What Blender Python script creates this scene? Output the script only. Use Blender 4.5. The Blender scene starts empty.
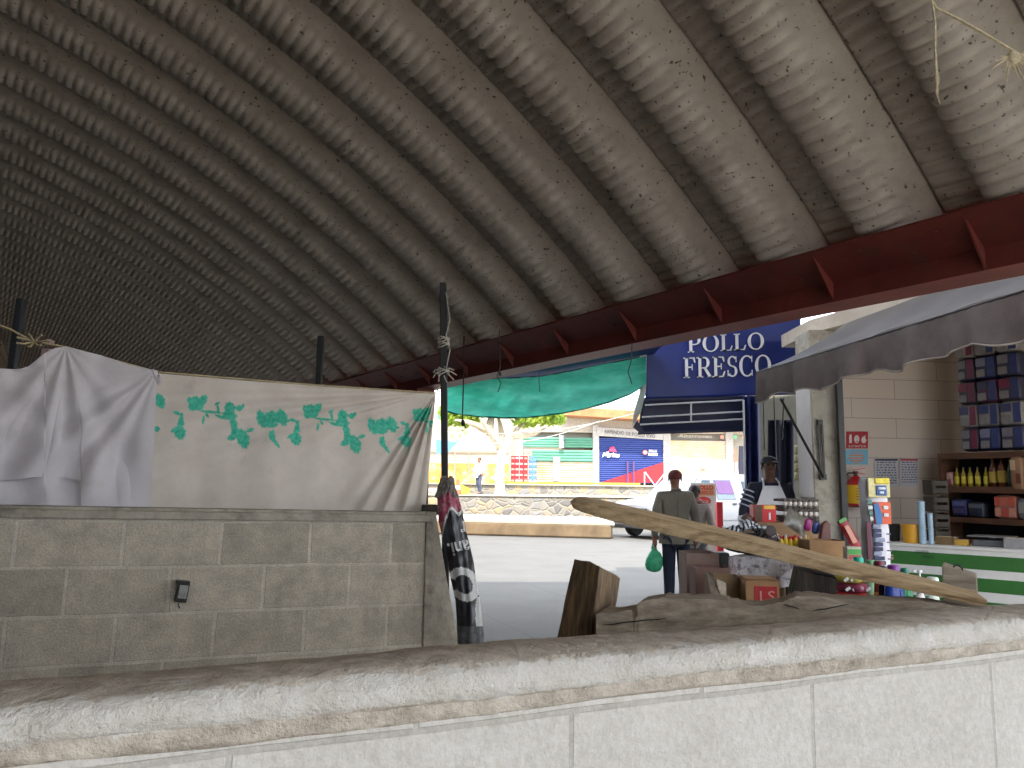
import bpy, math, random
import numpy as np
from mathutils import Vector, Matrix, Euler
from math import sin, cos, tan, pi, radians, sqrt, atan2
random.seed(7)
SC = bpy.context.scene
COL = SC.collection
# ------------------------------------------------------------------ camera
EYE = 1.5; PITCH = radians(7.4); ROLL = radians(.7); F = 770.0
cd = bpy.data.cameras.new('camera'); cam = bpy.data.objects.new('camera', cd); COL.objects.link(cam)
cd.sensor_width = 36; cd.lens = F / 1024 * 36; cd.clip_end = 500
cam.matrix_world = Matrix.Translation((0, 0, EYE)) @ Matrix.Rotation(pi/2 + PITCH, 4, 'X') @ Matrix.Rotation(ROLL, 4, 'Z')
SC.camera = cam
SC.view_settings.view_transform = 'Standard'; SC.view_settings.look = 'None'
SC.view_settings.gamma = 1; SC.view_settings.use_curve_mapping = False
SC.view_settings.exposure = 1.2
try:
    SC.cycles.use_denoising = True; SC.cycles.max_bounces = 10; SC.cycles.diffuse_bounces = 7
except Exception: pass

def ray(px, py):
    x = (px-512)/F; y = (384-py)/F
    X = x*cos(ROLL) - y*sin(ROLL); Y = x*sin(ROLL) + y*cos(ROLL)
    return Vector((X, cos(PITCH) - sin(PITCH)*Y, sin(PITCH) + cos(PITCH)*Y))
def W(px, py, Y):
    d = ray(px, py); return Vector((0, 0, EYE)) + d*(Y/d.y)
def WZ(px, py, z):
    d = ray(px, py); return Vector((0, 0, EYE)) + d*((z-EYE)/d.z)
def hit(px, py, p0, n):
    d = ray(px, py); o = Vector((0, 0, EYE)); n = Vector(n)
    return o + d*((Vector(p0)-o).dot(n)/d.dot(n))

# ------------------------------------------------------------------ materials
def lin(c):
    return tuple(((v/255)/12.92 if v/255 <= .04045 else ((v/255+.055)/1.055)**2.4) for v in c)
class NT:
    def __init__(s, name):
        s.m = bpy.data.materials.new(name); s.m.use_nodes = True; s.t = s.m.node_tree
        s.b = s.t.nodes['Principled BSDF']; s.out = s.t.nodes['Material Output']
        s.tc = s.t.nodes.new('ShaderNodeTexCoord'); s.co = s.tc.outputs['Object']
    def n(s, kind, **kw):
        nd = s.t.nodes.new('ShaderNode'+kind)
        for k, v in kw.items():
            if k[0] == '_': setattr(nd, k[1:], v)
            else: s.set(nd, k, v)
        return nd
    def set(s, nd, k, v):
        inp = nd.inputs[int(k[1:])] if k[0] == 'i' and k[1:].isdigit() else nd.inputs[k.replace('_', ' ')]
        if hasattr(v, 'bl_idname') and hasattr(v, 'links'): s.t.links.new(v, inp)
        elif hasattr(v, 'is_output'): s.t.links.new(v, inp)
        else:
            if hasattr(inp.default_value, '__len__') and not isinstance(v, str):
                v = tuple(v)
                if len(inp.default_value) == 4 and len(v) == 3: v = v + (1,)
            inp.default_value = v
    def l(s, a, b): s.t.links.new(a, b)
    def noise(s, scale, detail=4, rough=.6, co=None, stretch=None):
        co = co or s.co
        if stretch:
            mp = s.n('Mapping', Scale=stretch, Vector=co); co = mp.outputs[0]
        nd = s.n('TexNoise', Scale=scale, Detail=detail, Roughness=rough, Vector=co)
        return nd.outputs['Fac']
    def ramp(s, fac, stops):
        nd = s.n('ValToRGB'); s.l(fac, nd.inputs[0]); cr = nd.color_ramp
        while len(cr.elements) < len(stops): cr.elements.new(.5)
        for e, (p, c) in zip(cr.elements, stops): e.position = p; e.color = tuple(c)+(1,) if len(c) == 3 else c
        return nd.outputs[0]
    def mix(s, fac, a, b, mode='MIX'):
        nd = s.n('MixRGB', _blend_type=mode); s.set(nd, 'i0', fac); s.set(nd, 'i1', a); s.set(nd, 'i2', b); return nd.outputs[0]
    def math(s, op, a, b=0.5):
        nd = s.n('Math', _operation=op); s.set(nd, 'i0', a); s.set(nd, 'i1', b); return nd.outputs[0]
    def bump(s, h, strength=.3, dist=.01):
        nd = s.n('Bump', Strength=strength, Distance=dist); s.l(h, nd.inputs['Height']); s.l(nd.outputs[0], s.b.inputs['Normal'])
    def color(s, c): s.set(s.b, 'Base_Color', c)
    def rough(s, v): s.set(s.b, 'Roughness', v)
_mc = {}
def M(rgb, rough=.65, var=.12, scale=9, metal=0, bump=0, bscale=60, stretch=None, trans=0, name=None, dirt=None):
    key = (rgb, rough, var, scale, metal, bump, bscale, stretch, trans, dirt)
    if key in _mc: return _mc[key]
    s = NT(name or 'paint_%d_%d_%d' % rgb)
    c = lin(rgb)
    f = s.noise(scale, 5, .65, stretch=stretch)
    lo = tuple(v*(1-var*1.6) for v in c); hi = tuple(min(1, v*(1+var)) for v in c)
    col = s.ramp(f, [(.3, lo), (.7, hi)])
    if dirt:
        f2 = s.noise(dirt[1], 6, .7)
        col = s.mix(s.ramp(f2, [(.5, (0, 0, 0)), (.72, (1, 1, 1))]), col, lin(dirt[0]))
    s.color(col); s.rough(rough); s.b.inputs['Metallic'].default_value = metal
    if bump: s.bump(s.noise(bscale, 4, .6, stretch=stretch), bump, .01)
    if trans:
        tr = s.n('BsdfTranslucent'); s.l(col, tr.inputs[0]); mx = s.n('MixShader'); mx.inputs[0].default_value = trans
        s.l(s.b.outputs[0], mx.inputs[1]); s.l(tr.outputs[0], mx.inputs[2]); s.l(mx.outputs[0], s.out.inputs[0])
    _mc[key] = s.m
    return s.m

# ------------------------------------------------------------------ mesh builder
ORG = {}
class MB:
    def __init__(s): s.v = []; s.f = []; s.mi = []; s.cur = 0
    def add(s, vs, fs):
        o = len(s.v); s.v += [Vector(v) for v in vs]; s.f += [tuple(i+o for i in f) for f in fs]; s.mi += [s.cur]*len(fs); return s
    def box(s, c, size, rot=(0, 0, 0), taper=1.0, m=None):
        R = Euler(rot).to_matrix(); hx, hy, hz = [q/2 for q in size]; vs = []
        for z in (-1, 1):
            k = taper if z > 0 else 1
            for x, y in ((-1, -1), (1, -1), (1, 1), (-1, 1)): vs.append(Vector(c) + R @ Vector((x*hx*k, y*hy*k, z*hz)))
        return s.add(vs, [(3, 2, 1, 0), (4, 5, 6, 7), (0, 1, 5, 4), (1, 2, 6, 5), (2, 3, 7, 6), (3, 0, 4, 7)])
    def bar(s, a, b, w, h=None, up=(0, 0, 1)):
        a = Vector(a); b = Vector(b); h = h or w; d = (b-a).normalized(); up = Vector(up)
        if abs(d.dot(up)) > .98: up = Vector((0, 1, 0))
        x = d.cross(up).normalized(); y = x.cross(d).normalized()
        vs = [p + x*sx*w/2 + y*sy*h/2 for p in (a, b) for sx, sy in ((-1, -1), (1, -1), (1, 1), (-1, 1))]
        return s.add(vs, [(3, 2, 1, 0), (4, 5, 6, 7), (0, 1, 5, 4), (1, 2, 6, 5), (2, 3, 7, 6), (3, 0, 4, 7)])
    def tube(s, pts, r, n=8, cap=True):
        pts = [Vector(p) for p in pts]; rs = r if hasattr(r, '__len__') else [r]*len(pts)
        rings = []; px = None
        for i, p in enumerate(pts):
            d = (pts[min(i+1, len(pts)-1)] - pts[max(i-1, 0)]).normalized()
            if px is None:
                u = Vector((0, 0, 1)) if abs(d.z) < .9 else Vector((0, 1, 0)); x = d.cross(u).normalized()
            else:
                x = (px - d*px.dot(d)).normalized()
            px = x; y = d.cross(x)
            rings.append([p + (x*cos(2*pi*k/n) + y*sin(2*pi*k/n))*rs[i] for k in range(n)])
        return s.loft(rings, cap)
    def loft(s, rings, cap=True):
        n = len(rings[0]); vs = [v for r in rings for v in r]; fs = []
        for i in range(len(rings)-1):
            for k in range(n):
                a = i*n+k; b = i*n+(k+1) % n; fs.append((a, b, b+n, a+n))
        if cap: fs.append(tuple(reversed(range(n)))); fs.append(tuple((len(rings)-1)*n+k for k in range(n)))
        return s.add(vs, fs)
    def lathe(s, c, prof, n=20, rot=(0, 0, 0), sy=1.0):
        R = Euler(rot).to_matrix(); c = Vector(c)
        return s.loft([[c + R @ Vector((r*cos(2*pi*k/n), r*sy*sin(2*pi*k/n), z)) for k in range(n)] for r, z in prof])
    def prism(s, pts, off):
        off = Vector(off); n = len(pts); vs = [Vector(p) for p in pts] + [Vector(p)+off for p in pts]
        return s.add(vs, [tuple(range(n)), tuple(reversed(range(n, 2*n)))] + [(i, i+n, (i+1) % n+n, (i+1) % n) for i in range(n)])
    def grid(s, fn, nu, nv):
        vs = [fn(i/nu, j/nv) for j in range(nv+1) for i in range(nu+1)]
        fs = [(j*(nu+1)+i, j*(nu+1)+i+1, (j+1)*(nu+1)+i+1, (j+1)*(nu+1)+i) for j in range(nv) for i in range(nu)]
        return s.add(vs, fs)
    def blob(s, c, r, n=12, m=8, rot=(0, 0, 0), e=1.0):
        R = Euler(rot).to_matrix(); c = Vector(c); r = r if hasattr(r, '__len__') else (r, r, r); rings = []
        sg = lambda a: math.copysign(abs(a)**e, a)
        for j in range(m+1):
            t = -pi/2 + pi*min(max(j/m, .02), .98)
            rings.append([c + R @ Vector((r[0]*sg(cos(t))*sg(cos(2*pi*k/n)), r[1]*sg(cos(t))*sg(sin(2*pi*k/n)), r[2]*sg(sin(t)))) for k in range(n)])
        return s.loft(rings)
    def build(s, name, mat, parent=None, origin=None, smooth=35, bevel=0, solid=0, subsurf=0, fix=True):
        me = bpy.data.meshes.new(name); o = bpy.data.objects.new(name, me); COL.objects.link(o)
        if parent is not None: org = ORG[parent.name]
        elif origin is not None: org = Vector(origin)
        else:
            lo = [min(v[i] for v in s.v) for i in range(3)]; hi = [max(v[i] for v in s.v) for i in range(3)]
            org = Vector(((lo[0]+hi[0])/2, (lo[1]+hi[1])/2, lo[2]))
        me.from_pydata([tuple(v-org) for v in s.v], [], s.f)
        for mm in (mat if isinstance(mat, (list, tuple)) else [mat]): me.materials.append(mm)
        if len(me.materials) > 1: me.polygons.foreach_set('material_index', s.mi)
        if fix:
            import bmesh
            bm = bmesh.new(); bm.from_mesh(me); bmesh.ops.recalc_face_normals(bm, faces=bm.faces); bm.to_mesh(me); bm.free()
        if smooth:
            me.polygons.foreach_set('use_smooth', [True]*len(me.polygons)); me.set_sharp_from_angle(angle=radians(smooth))
        if parent is not None: o.parent = parent
        else: o.location = org
        ORG[o.name] = org
        if bevel:
            b = o.modifiers.new('bevel', 'BEVEL'); b.width = bevel; b.segments = 2; b.limit_method = 'ANGLE'
        if solid:
            b = o.modifiers.new('thick', 'SOLIDIFY'); b.thickness = solid; b.offset = 0
        if subsurf:
            b = o.modifiers.new('smooth', 'SUBSURF'); b.levels = b.render_levels = subsurf
        return o
def tag(o, label, cat, group=None, kind=None):
    if label: o['label'] = label
    if cat: o['category'] = cat
    if group: o['group'] = group
    if kind: o['kind'] = kind
    return o
def struct(o): o['kind'] = 'structure'; return o
def thing(name, loc, label, cat, group=None):
    o = bpy.data.objects.new(name, None); COL.objects.link(o); o.location = loc; o.empty_display_size = .1
    ORG[o.name] = Vector(loc); return tag(o, label, cat, group)
def dup(root, loc, rotz=0, label=None, sc=1):
    def cp(o, par):
        c = o.copy(); COL.objects.link(c); c.parent = par; ORG[c.name] = ORG[o.name]
        for ch in list(o.children): cp(ch, c)
        return c
    r = cp(root, None); r.location = loc; r.rotation_euler = (0, 0, rotz); r.scale = (sc,)*3
    if label: r['label'] = label
    return r
def PB(x0, y0, x1, y1, Y, D):      # centre and size of a box whose front spans a patch of the view at distance Y
    a = W(x0, y1, Y); b = W(x1, y0, Y)
    return Vector(((a.x+b.x)/2, Y+D/2, (a.z+b.z)/2)), (abs(b.x-a.x), D, abs(b.z-a.z))
def text_mesh(txt, size, ext=.004, shear=0, bold=0.0):
    c = bpy.data.curves.new('t', 'FONT'); c.body = txt; c.size = size; c.extrude = ext; c.offset = bold; c.shear = shear
    c.align_x = 'CENTER'; c.align_y = 'CENTER'; c.resolution_u = 3
    o = bpy.data.objects.new('t', c); COL.objects.link(o)
    me = bpy.data.meshes.new_from_object(o.evaluated_get(bpy.context.evaluated_depsgraph_get()))
    vs = [v.co.copy() for v in me.vertices]; fs = [tuple(p.vertices) for p in me.polygons]
    bpy.data.objects.remove(o); bpy.data.curves.remove(c); bpy.data.meshes.remove(me)
    return vs, fs
def text_on(mb, txt, c, ux, uy, w, h=None, shear=0, bold=0, ext=.002):
    vs, fs = text_mesh(txt, 1, 0, shear, bold)
    xs = [v.x for v in vs]; ys = [v.y for v in vs]
    W0 = max(xs)-min(xs); H0 = max(ys)-min(ys); kx = w/W0; ky = (h/H0) if h else kx
    cx = (max(xs)+min(xs))/2; cy = (max(ys)+min(ys))/2
    ux = Vector(ux).normalized(); uy = Vector(uy).normalized(); nz = ux.cross(uy)
    mb.add([Vector(c) + ux*(v.x-cx)*kx + uy*(v.y-cy)*ky + nz*ext for v in vs], fs)
    return mb

# ------------------------------------------------------------------ frames of reference
A = radians(34)
UD = Vector((-sin(A), cos(A), 0)); VD = Vector((cos(A), sin(A), 0))
def B(u, v, z): return UD*u + VD*v + Vector((0, 0, z))
PB_ANG = radians(25)                      # stall walls run 25 degrees off the picture plane
WD = Vector((cos(PB_ANG), sin(PB_ANG), 0)); WN = Vector((-sin(PB_ANG), cos(PB_ANG), 0))
# ================================================================== SETTING: roof
def roof():
    V0 = 3.80; cz = -5.965; cv = -3.75; R = 11.5
    a0 = math.acos((V0-cv)/R)
    L = R*(pi-2*a0); dt = .074/6; nt = int(L/dt)
    prof = [(0, .030, 1), (.03, .010, 1), (.08, 0, 1), (.14, -.006, 1), (.18, -.004, 1), (.215, .006, 1), (.234, .024, 1),
            (.246, .06, 1), (.258, .088, 1), (.28, .098, 1), (.36, .102, 1), (.452, .107, 1), (.460, .107, 0), (.464, .135, 0), (.470, .135, 0), (.474, .104, 0),
            (.500, .092, 0), (.503, .086, 0), (.56, .058, 0), (.605, .040, .15)]
    PER = .629; S0 = 1.84 + .165 - PER*13
    NP = 81
    th = a0 + np.arange(nt+1)*dt/R
    t = np.arange(nt+1)*dt
    cr = 1-2*np.abs(np.sin(pi*t/.074))
    rows = []
    for k in range(NP):
        for (du, d, m) in prof:
            rr = R + d + .0125*cr*m
            v = cv + rr*np.cos(th); z = cz + rr*np.sin(th); u = np.full_like(v, S0 + k*PER + du)
            rows.append(np.stack([UD.x*u+VD.x*v, UD.y*u+VD.y*v, z], 1))
    P = np.concatenate(rows).astype(np.float32); nr = len(rows); n1 = nt+1
    i = np.arange(nr-1)[:, None]*n1 + np.arange(nt)[None, :]; i = i.ravel()
    F4 = np.stack([i, i+n1, i+n1+1, i+1], 1).astype(np.int32)
    me = bpy.data.meshes.new('ceiling'); me.vertices.add(len(P)); me.vertices.foreach_set('co', P.ravel())
    me.loops.add(F4.size); me.loops.foreach_set('vertex_index', F4.ravel())
    me.polygons.add(len(F4)); me.polygons.foreach_set('loop_start', np.arange(0, F4.size, 4, dtype=np.int32))
    me.polygons.foreach_set('use_smooth', np.ones(len(F4), bool)); me.update(calc_edges=True)
    s = NT('sheet_metal')
    g = s.noise(3.5, 6, .7); sp = s.noise(38, 3, .5); st = s.noise(2.2, 5, .6)
    base = s.ramp(g, [(.25, lin((164, 154, 142))), (.5, lin((192, 182, 170))), (.8, lin((212, 204, 193)))])
    spots = s.ramp(sp, [(.30, (1, 1, 1)), (.36, (0, 0, 0))])
    base = s.mix(spots, base, lin((92, 86, 80)))
    base = s.mix(s.ramp(st, [(.62, (0, 0, 0)), (.8, (.35, .35, .35))]), base, lin((110, 98, 84)))
    s.color(base); s.rough(.62); s.b.inputs['Metallic'].default_value = .0
    s.bump(s.noise(60, 4, .7), .35, .004)
    me.materials.append(s.m)
    o = bpy.data.objects.new('ceiling', me); COL.objects.link(o); struct(o)
roof()
# ------------------------------------------------------------------ ground
def ground():
    s = NT('street_concrete')
    f = s.noise(1.2, 6, .65); g = s.noise(25, 4, .6)
    c = s.ramp(f, [(.3, lin((80, 78, 76))), (.7, lin((98, 96, 93)))])
    c = s.mix(.25, c, s.ramp(g, [(.3, lin((70, 68, 66))), (.7, lin((112, 110, 105)))]))
    mp = s.n('Mapping', Vector=s.co, Scale=(1, 1, 1), Rotation=(0, 0, radians(-20)))
    wv = s.n('TexNoise', Scale=.7, Detail=3, Vector=s.co)
    dv = s.mix(.12, mp.outputs[0], wv.outputs['Color'])
    br = s.n('TexBrick', Vector=dv, Color1=(1, 1, 1), Color2=(1, 1, 1), Mortar=(0, 0, 0), Scale=1, Mortar_Size=.018, Mortar_Smooth=.3, Brick_Width=2.6, Row_Height=2.0)
    c = s.mix(s.math('SUBTRACT', 1, br.outputs['Color']), c, lin((84, 82, 80)))
    s.color(c); s.rough(.8); s.bump(g, .25, .006)
    mb = MB(); mb.box((0, 40, -.1), (160, 160, .2)); struct(mb.build('floor', s.m, origin=(0, 0, 0)))
    mb = MB(); c = B(-19, -3.7, .006); mb.box(c, (40, 15.2, .012), (0, 0, A+pi/2)); struct(mb.build('floor_bounce_hall', M((196, 188, 176), .85, .08, 1, bump=.2, bscale=20)))  # pale slab added behind the camera to bounce sunlight onto the roof
    mb = MB(); mb.prism([(3.3, -14, .0), (14, -14, .0), (14, 6.0, .0), (3.9, 6.0, .0), (3.9, 2, 0)], (0, 0, .012)); struct(mb.build('floor_bounce_lane', M((196, 188, 176), .85, .08, 1.1, bump=.2, bscale=20)))  # pale slab added out of view at right, bounces sun up to the roof
ground()
# ------------------------------------------------------------------ block wall on the left
def block_mat(name, c1, c2, mort, bw=.4, rh=.2, ms=.006, ox=0, oz=0, bmp=.6, white=False):
    s = NT(name)
    sep = s.n('SeparateXYZ', Vector=s.co)
    x = s.math('ADD', sep.outputs['X'], ox); z = s.math('ADD', sep.outputs['Z'], oz)
    cb = s.n('CombineXYZ', X=x, Y=z, Z=0.0)
    wob = s.n('TexNoise', Scale=3, Detail=4, Vector=s.co)
    v = s.mix(.012, cb.outputs[0], wob.outputs['Color'])
    br = s.n('TexBrick', Vector=v, Color1=lin(c1), Color2=lin(c2), Mortar=lin(mort), Scale=1, Mortar_Size=ms, Mortar_Smooth=.25, Brick_Width=bw, Row_Height=rh)
    f = s.noise(9, 6, .7); g = s.noise(120, 3, .6)
    c = s.mix(.22 if white else .55, br.outputs['Color'], s.ramp(f, [(.25, (.25, .25, .25)), (.75, (.9, .88, .84))]), 'OVERLAY')
    c = s.mix(.3 if white else .5, c, s.ramp(g, [(.3, (.3, .3, .3)), (.7, (.75, .75, .75))]), 'OVERLAY')
    if white:
        st = s.noise(6, 6, .75)
        c = s.mix(s.ramp(st, [(.62, (0, 0, 0)), (.74, (.75, .75, .75))]), c, lin((176, 172, 164)))
    s.color(c); s.rough(.9)
    h = s.math('ADD', s.math('MULTIPLY', s.math('SUBTRACT', 1, br.outputs['Fac']), .9), s.math('MULTIPLY', g, .35))
    h = s.math('ADD', h, s.math('MULTIPLY', s.noise(35, 3, .6), .45))
    s.bump(h, bmp, .012)
    return s.m
WALLR = W(431, 522, 4.05)                      # top right corner of the course-work
tilt = radians(-1.2)
def wall_left():
    m = block_mat('grey_block', (160, 152, 138), (180, 171, 156), (188, 181, 168), ms=.008, ox=.2, oz=.0)
    mb = MB(); mb.box((-2.0, .07, -.70), (4.0, .14, 1.40))
    o = mb.build('wall_left', m, origin=(0, 0, 0)); o.location = WALLR; o.rotation_euler = (0, -tilt*0, PB_ANG)
    o.rotation_euler = (Matrix.Rotation(PB_ANG, 3, 'Z') @ Matrix.Rotation(radians(1.1), 3, 'Y')).to_euler()
    struct(o)
    cm = M((172, 163, 148), .9, .15, 14, bump=.6, bscale=50, dirt=((96, 90, 80), 5), name='cement')
    # cement bed along the top and the cement end pier that widens towards the ground
    mb = MB(); mb.box((-2.0, .055, .018), (4.0, .17, .036)); mb.box((-2.0, .07, .042), (4.0, .13, .014))
    c = mb.build('trim_1', cm, origin=(0, 0, 0), bevel=.004); c.location = WALLR; c.rotation_euler = o.rotation_euler; struct(c)
    mb = MB()
    rings = []
    for z, x1 in ((-1.40, .335), (-.70, .20), (-.3, .108), (.0, .045), (.05, .04)):
        rings.append([Vector((-.03, -.012, z)), Vector((.012, -.012, z)), Vector((x1, .03, z)), Vector((x1, .15, z)), Vector((-.03, .15, z))])
    mb.loft(rings); c = mb.build('trim_2', cm, origin=(0, 0, 0), smooth=0, bevel=.006); c.location = WALLR; c.rotation_euler = (0, 0, PB_ANG); struct(c)
wall_left()
# ------------------------------------------------------------------ white parapet in front
PT = W(520, 659.5, .965); PT.z = PT.z
def parapet():
    o0 = PT.copy()
    m = block_mat('white_block', (206, 203, 197), (200, 197, 191), (184, 181, 175), ms=.004, ox=.32, oz=.065, bmp=.55, white=True)
    mb = MB(); mb.box((.3, .062, -.66), (4.4, .10, 1.20)); o = mb.build('wall_front', m, origin=(0, 0, 0)); o.location = o0
    rot = (Matrix.Rotation(PB_ANG, 3, 'Z') @ Matrix.Rotation(radians(.35), 3, 'Y')).to_euler()
    o.rotation_euler = rot; struct(o)
    # coping: worn grey cement top, thick white plaster lip, brownish bed under it
    s = NT('coping_plaster')
    sep = s.n('SeparateXYZ', Vector=s.co)
    nz = s.noise(9, 6, .75); n2 = s.noise(28, 5, .7); n3 = s.noise(3, 4, .6)
    grey = s.ramp(n2, [(.25, lin((150, 140, 127))), (.55, lin((204, 195, 182))), (.8, lin((226, 218, 206)))])
    whit = s.ramp(s.noise(14, 6, .75), [(.25, lin((176, 168, 156))), (.42, lin((204, 200, 192))), (.7, lin((222, 220, 216)))])
    hh = s.math('ADD', sep.outputs['Z'], s.math('MULTIPLY', s.math('SUBTRACT', nz, .5), .035))
    isw = s.math('MULTIPLY', s.math('LESS_THAN', hh, -.004), s.math('GREATER_THAN', hh, -.0385))
    c = s.mix(isw, grey, whit)
    # the paint also wraps irregular patches of the top edge
    edge = s.math('MULTIPLY', s.math('LESS_THAN', sep.outputs['Y'], .004), s.math('GREATER_THAN', s.noise(6, 5, .7), .52))
    c = s.mix(s.math('MULTIPLY', edge, s.math('GREATER_THAN', hh, -.004)), c, whit)
    s.color(c); s.rough(.9); s.bump(s.math('ADD', n2, s.math('MULTIPLY', s.noise(70, 4, .7), .5)), .8, .012)
    sec = [(.112, -.055), (.112, -.006), (.100, 0), (.05, .001), (.012, 0), (.000, -.004), (-.008, -.016), (-.010, -.028), (-.004, -.038), (.004, -.041), (.005, -.056), (.012, -.062)]
    mb = MB(); n = 170; rings = []
    for i in range(n+1):
        x = -1.9 + 4.4*i/n
        rings.append([Vector((x, y + .0028*sin(x*11.0+j)*cos(x*5.3) + random.uniform(-.0009, .0009), z + .0022*sin(x*7.7+j*.6) + random.uniform(-.0009, .0009))) for j, (y, z) in enumerate(sec)])
    mb.loft(rings); c = mb.build('trim_3', s.m, origin=(0, 0, 0), smooth=60); c.location = o0; c.rotation_euler = rot; struct(c)
parapet()
# ------------------------------------------------------------------ far end and left side of the hall
def hall_ends():
    m = M((96, 88, 80), .9, .2, 3)
    mb = MB(); c = B(19.4, -11.25, 1.5); mb.box(c, (51.4, .15, 3.1), (0, 0, A+pi/2)); struct(mb.build('wall_side', m))
    pts = [B(-6.3, -11.2, 0)]
    for i in range(20):
        v_ = -11.2+8.6*i/19; pts.append(B(-6.3, v_, sqrt(max(0, 11.48**2-(v_+3.75)**2))-5.965))
    pts.append(B(-6.3, -2.6, 0)); mb = MB(); mb.prism(pts, UD*.12); struct(mb.build('wall_rear_block', M((70, 64, 58), .9, .2, 3), smooth=0))  # unseen wall added behind the camera to darken the left of the roof
    rings = []; mb = MB()
    pts = []
    for i in range(25):
        a = radians(48) + radians(84)*i/24
        pts.append(B(45.0, -3.75+11.7*cos(a), -5.965+11.7*sin(a)))
    pts += [B(45.0, -11.2, 0), B(45.0, 3.6, 0)]
    mb.prism(pts, UD*.15); struct(mb.build('wall_back', m, smooth=0))
hall_ends()
# ------------------------------------------------------------------ red edge beam
def beam():
    s = NT('red_oxide_paint')
    n1 = s.noise(2.2, 6, .7); n2 = s.noise(7, 5, .7, stretch=(1, 1, .25))
    c = s.ramp(n1, [(.3, lin((88, 36, 33))), (.55, lin((112, 47, 41))), (.8, lin((134, 68, 56)))])
    c = s.mix(s.ramp(n2, [(.55, (0, 0, 0)), (.75, (.8, .8, .8))]), c, lin((88, 60, 48)))
    s.color(c); s.rough(.5); s.bump(s.noise(25, 4, .6), .25, .01)
    R = s.m
    t = thing('steel_edge_beam', B(3, 3.9, 2.5), 'long red oxide painted steel edge beam carrying the arched sheet roof', 'beam')
    u0, u1 = -6.4, 45.0
    def slab(name, sec):
        mb = MB(); mb.loft([[B(u, v, z) for v, z in sec] for u in (u0, u1)]); return mb.build(name, R, t, smooth=0)
    slab('bearing_plate', [(3.65, 2.780), (3.65, 2.792), (3.862, 2.645), (3.862, 2.633)])
    slab('web', [(3.85, 2.64), (3.862, 2.64), (3.862, 2.54), (3.85, 2.54)])
    slab('bottom_flange', [(3.85, 2.535), (4.09, 2.535), (4.09, 2.547), (3.85, 2.547)])
    slab('closing_plate', [(3.855, 2.64), (3.865, 2.64), (3.95, 2.83), (3.94, 2.83)])
    bolt = MB()
    for k in range(100):
        u = .89 + (k-8)*.80
        if u > 44 or u < u0: continue
        mb = MB(); mb.prism([B(u, 3.655, 2.786), B(u, 3.852, 2.640), B(u, 3.852, 2.542)], UD*.010); mb.build('gusset', R, t, smooth=0)
        if k < 30:
            for du in (.15, .3, .55):
                p = B(u+du, 3.70+.08*((k*7+int(du*20)) % 2), 0); zz = 2.780 - (p.dot(VD)-3.65)*.693 - .006
                bolt.blob((p.x, p.y, zz), (.010, .010, .006), 8, 4)
    bolt.build('bolt_row', R, t)['kind'] = 'stuff'
    # red column that carries the beam
    t2 = thing('steel_column', B(7.65, 3.97, 0), 'red steel column under the edge beam behind the leaf-print cloth', 'column')
    mb = MB(); mb.box(B(7.65, 3.97, 1.22), (.12, .12, 2.44), (0, 0, A)); mb.build('shaft', R, t2, bevel=.004)
    mb = MB(); mb.box(B(7.85, 3.97, 2.485), (.22, .50, .11), (0, 0, A)); mb.build('head_plate', R, t2, bevel=.004)
beam()
# ================================================================== light
w = bpy.data.worlds.new('world'); SC.world = w; w.use_nodes = True
bg = w.node_tree.nodes['Background']; bg.inputs[0].default_value = (.86, .92, 1, 1); bg.inputs[1].default_value = 1.9
sd = bpy.data.lights.new('sun', 'SUN'); sd.energy = 3.7; sd.angle = radians(.6); sd.color = (1, .93, .82)
so = bpy.data.objects.new('sun', sd); COL.objects.link(so); so.location = (0, -5, 20)
el = radians(52); hd = Vector((.06, 1, 0)).normalized()
so.rotation_euler = (hd*cos(el) - Vector((0, 0, sin(el)))).to_track_quat('-Z', 'Y').to_euler()
# ================================================================== STALL BEHIND THE BLOCK WALL: poles, rope, cloths
BLACKP = M((34, 34, 36), .45, .15, 20, name='black_painted_steel')
ROPE = M((186, 170, 134), .9, .2, 60, bump=.5, bscale=200, name='sisal_rope')
WIRE = M((70, 66, 62), .6, .1, 20, name='wire')
def pole(x0, y0, x1, y1, Y, wd, label, zb=0.0, mat=BLACKP, name='steel_pole'):
    top = W(x0, y0, Y); bot = W(x1, y1, Y)
    k = (zb-top.z)/(bot.z-top.z); foot = top + (bot-top)*k
    t = thing(name, foot, label, 'pole')
    mb = MB(); mb.bar(foot, top, wd); mb.build('tube', mat, t, bevel=wd*.12)
    mb = MB(); mb.box(foot+Vector((0, 0, .004)), (wd*2.6, wd*2.6, .008)); mb.build('foot_plate', mat, t)
    return t, top, foot
tp, ptop, pfoot = pole(443, 283, 445, 500, 4.42, .038, 'tall black square steel pole standing at the end of the grey block wall')
# string windings on the pole
for (py, nme) in ((345, 'binding'), (372, 'binding'), (340, 'binding')):
    mb = MB(); c = W(443.3, py, 4.42)
    for k in range(4):
        pts = [c + Vector((.030*cos(a)*1.1, .030*sin(a), .006*(k-1.5)+.012*sin(a*1.3+k))) for a in np.linspace(0, 2*pi, 14)]
        mb.tube(pts, .0035, 5)
    if py == 372:
        for k in range(9):
            a = k*.7; mb.tube([c, c+Vector((.045*cos(a), -.02, .03*sin(a))), c+Vector((.07*cos(a)+.01, -.015, .045*sin(a)-.02))], .004, 5)
    mb.build(nme, M((196, 190, 178), .9, .15, 40), tp)
mb = MB(); mb.tube([W(446, 292, 4.37), W(450, 320, 4.36), W(446, 335, 4.38), W(450, 350, 4.36), W(446, 370, 4.38)], .003, 5); mb.build('cord', M((196, 190, 178), .9, .15, 40), tp)
pole(321, 336, 318, 392, 4.75, .036, 'short black steel pole rising just behind the leaf-print cloth')
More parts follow.
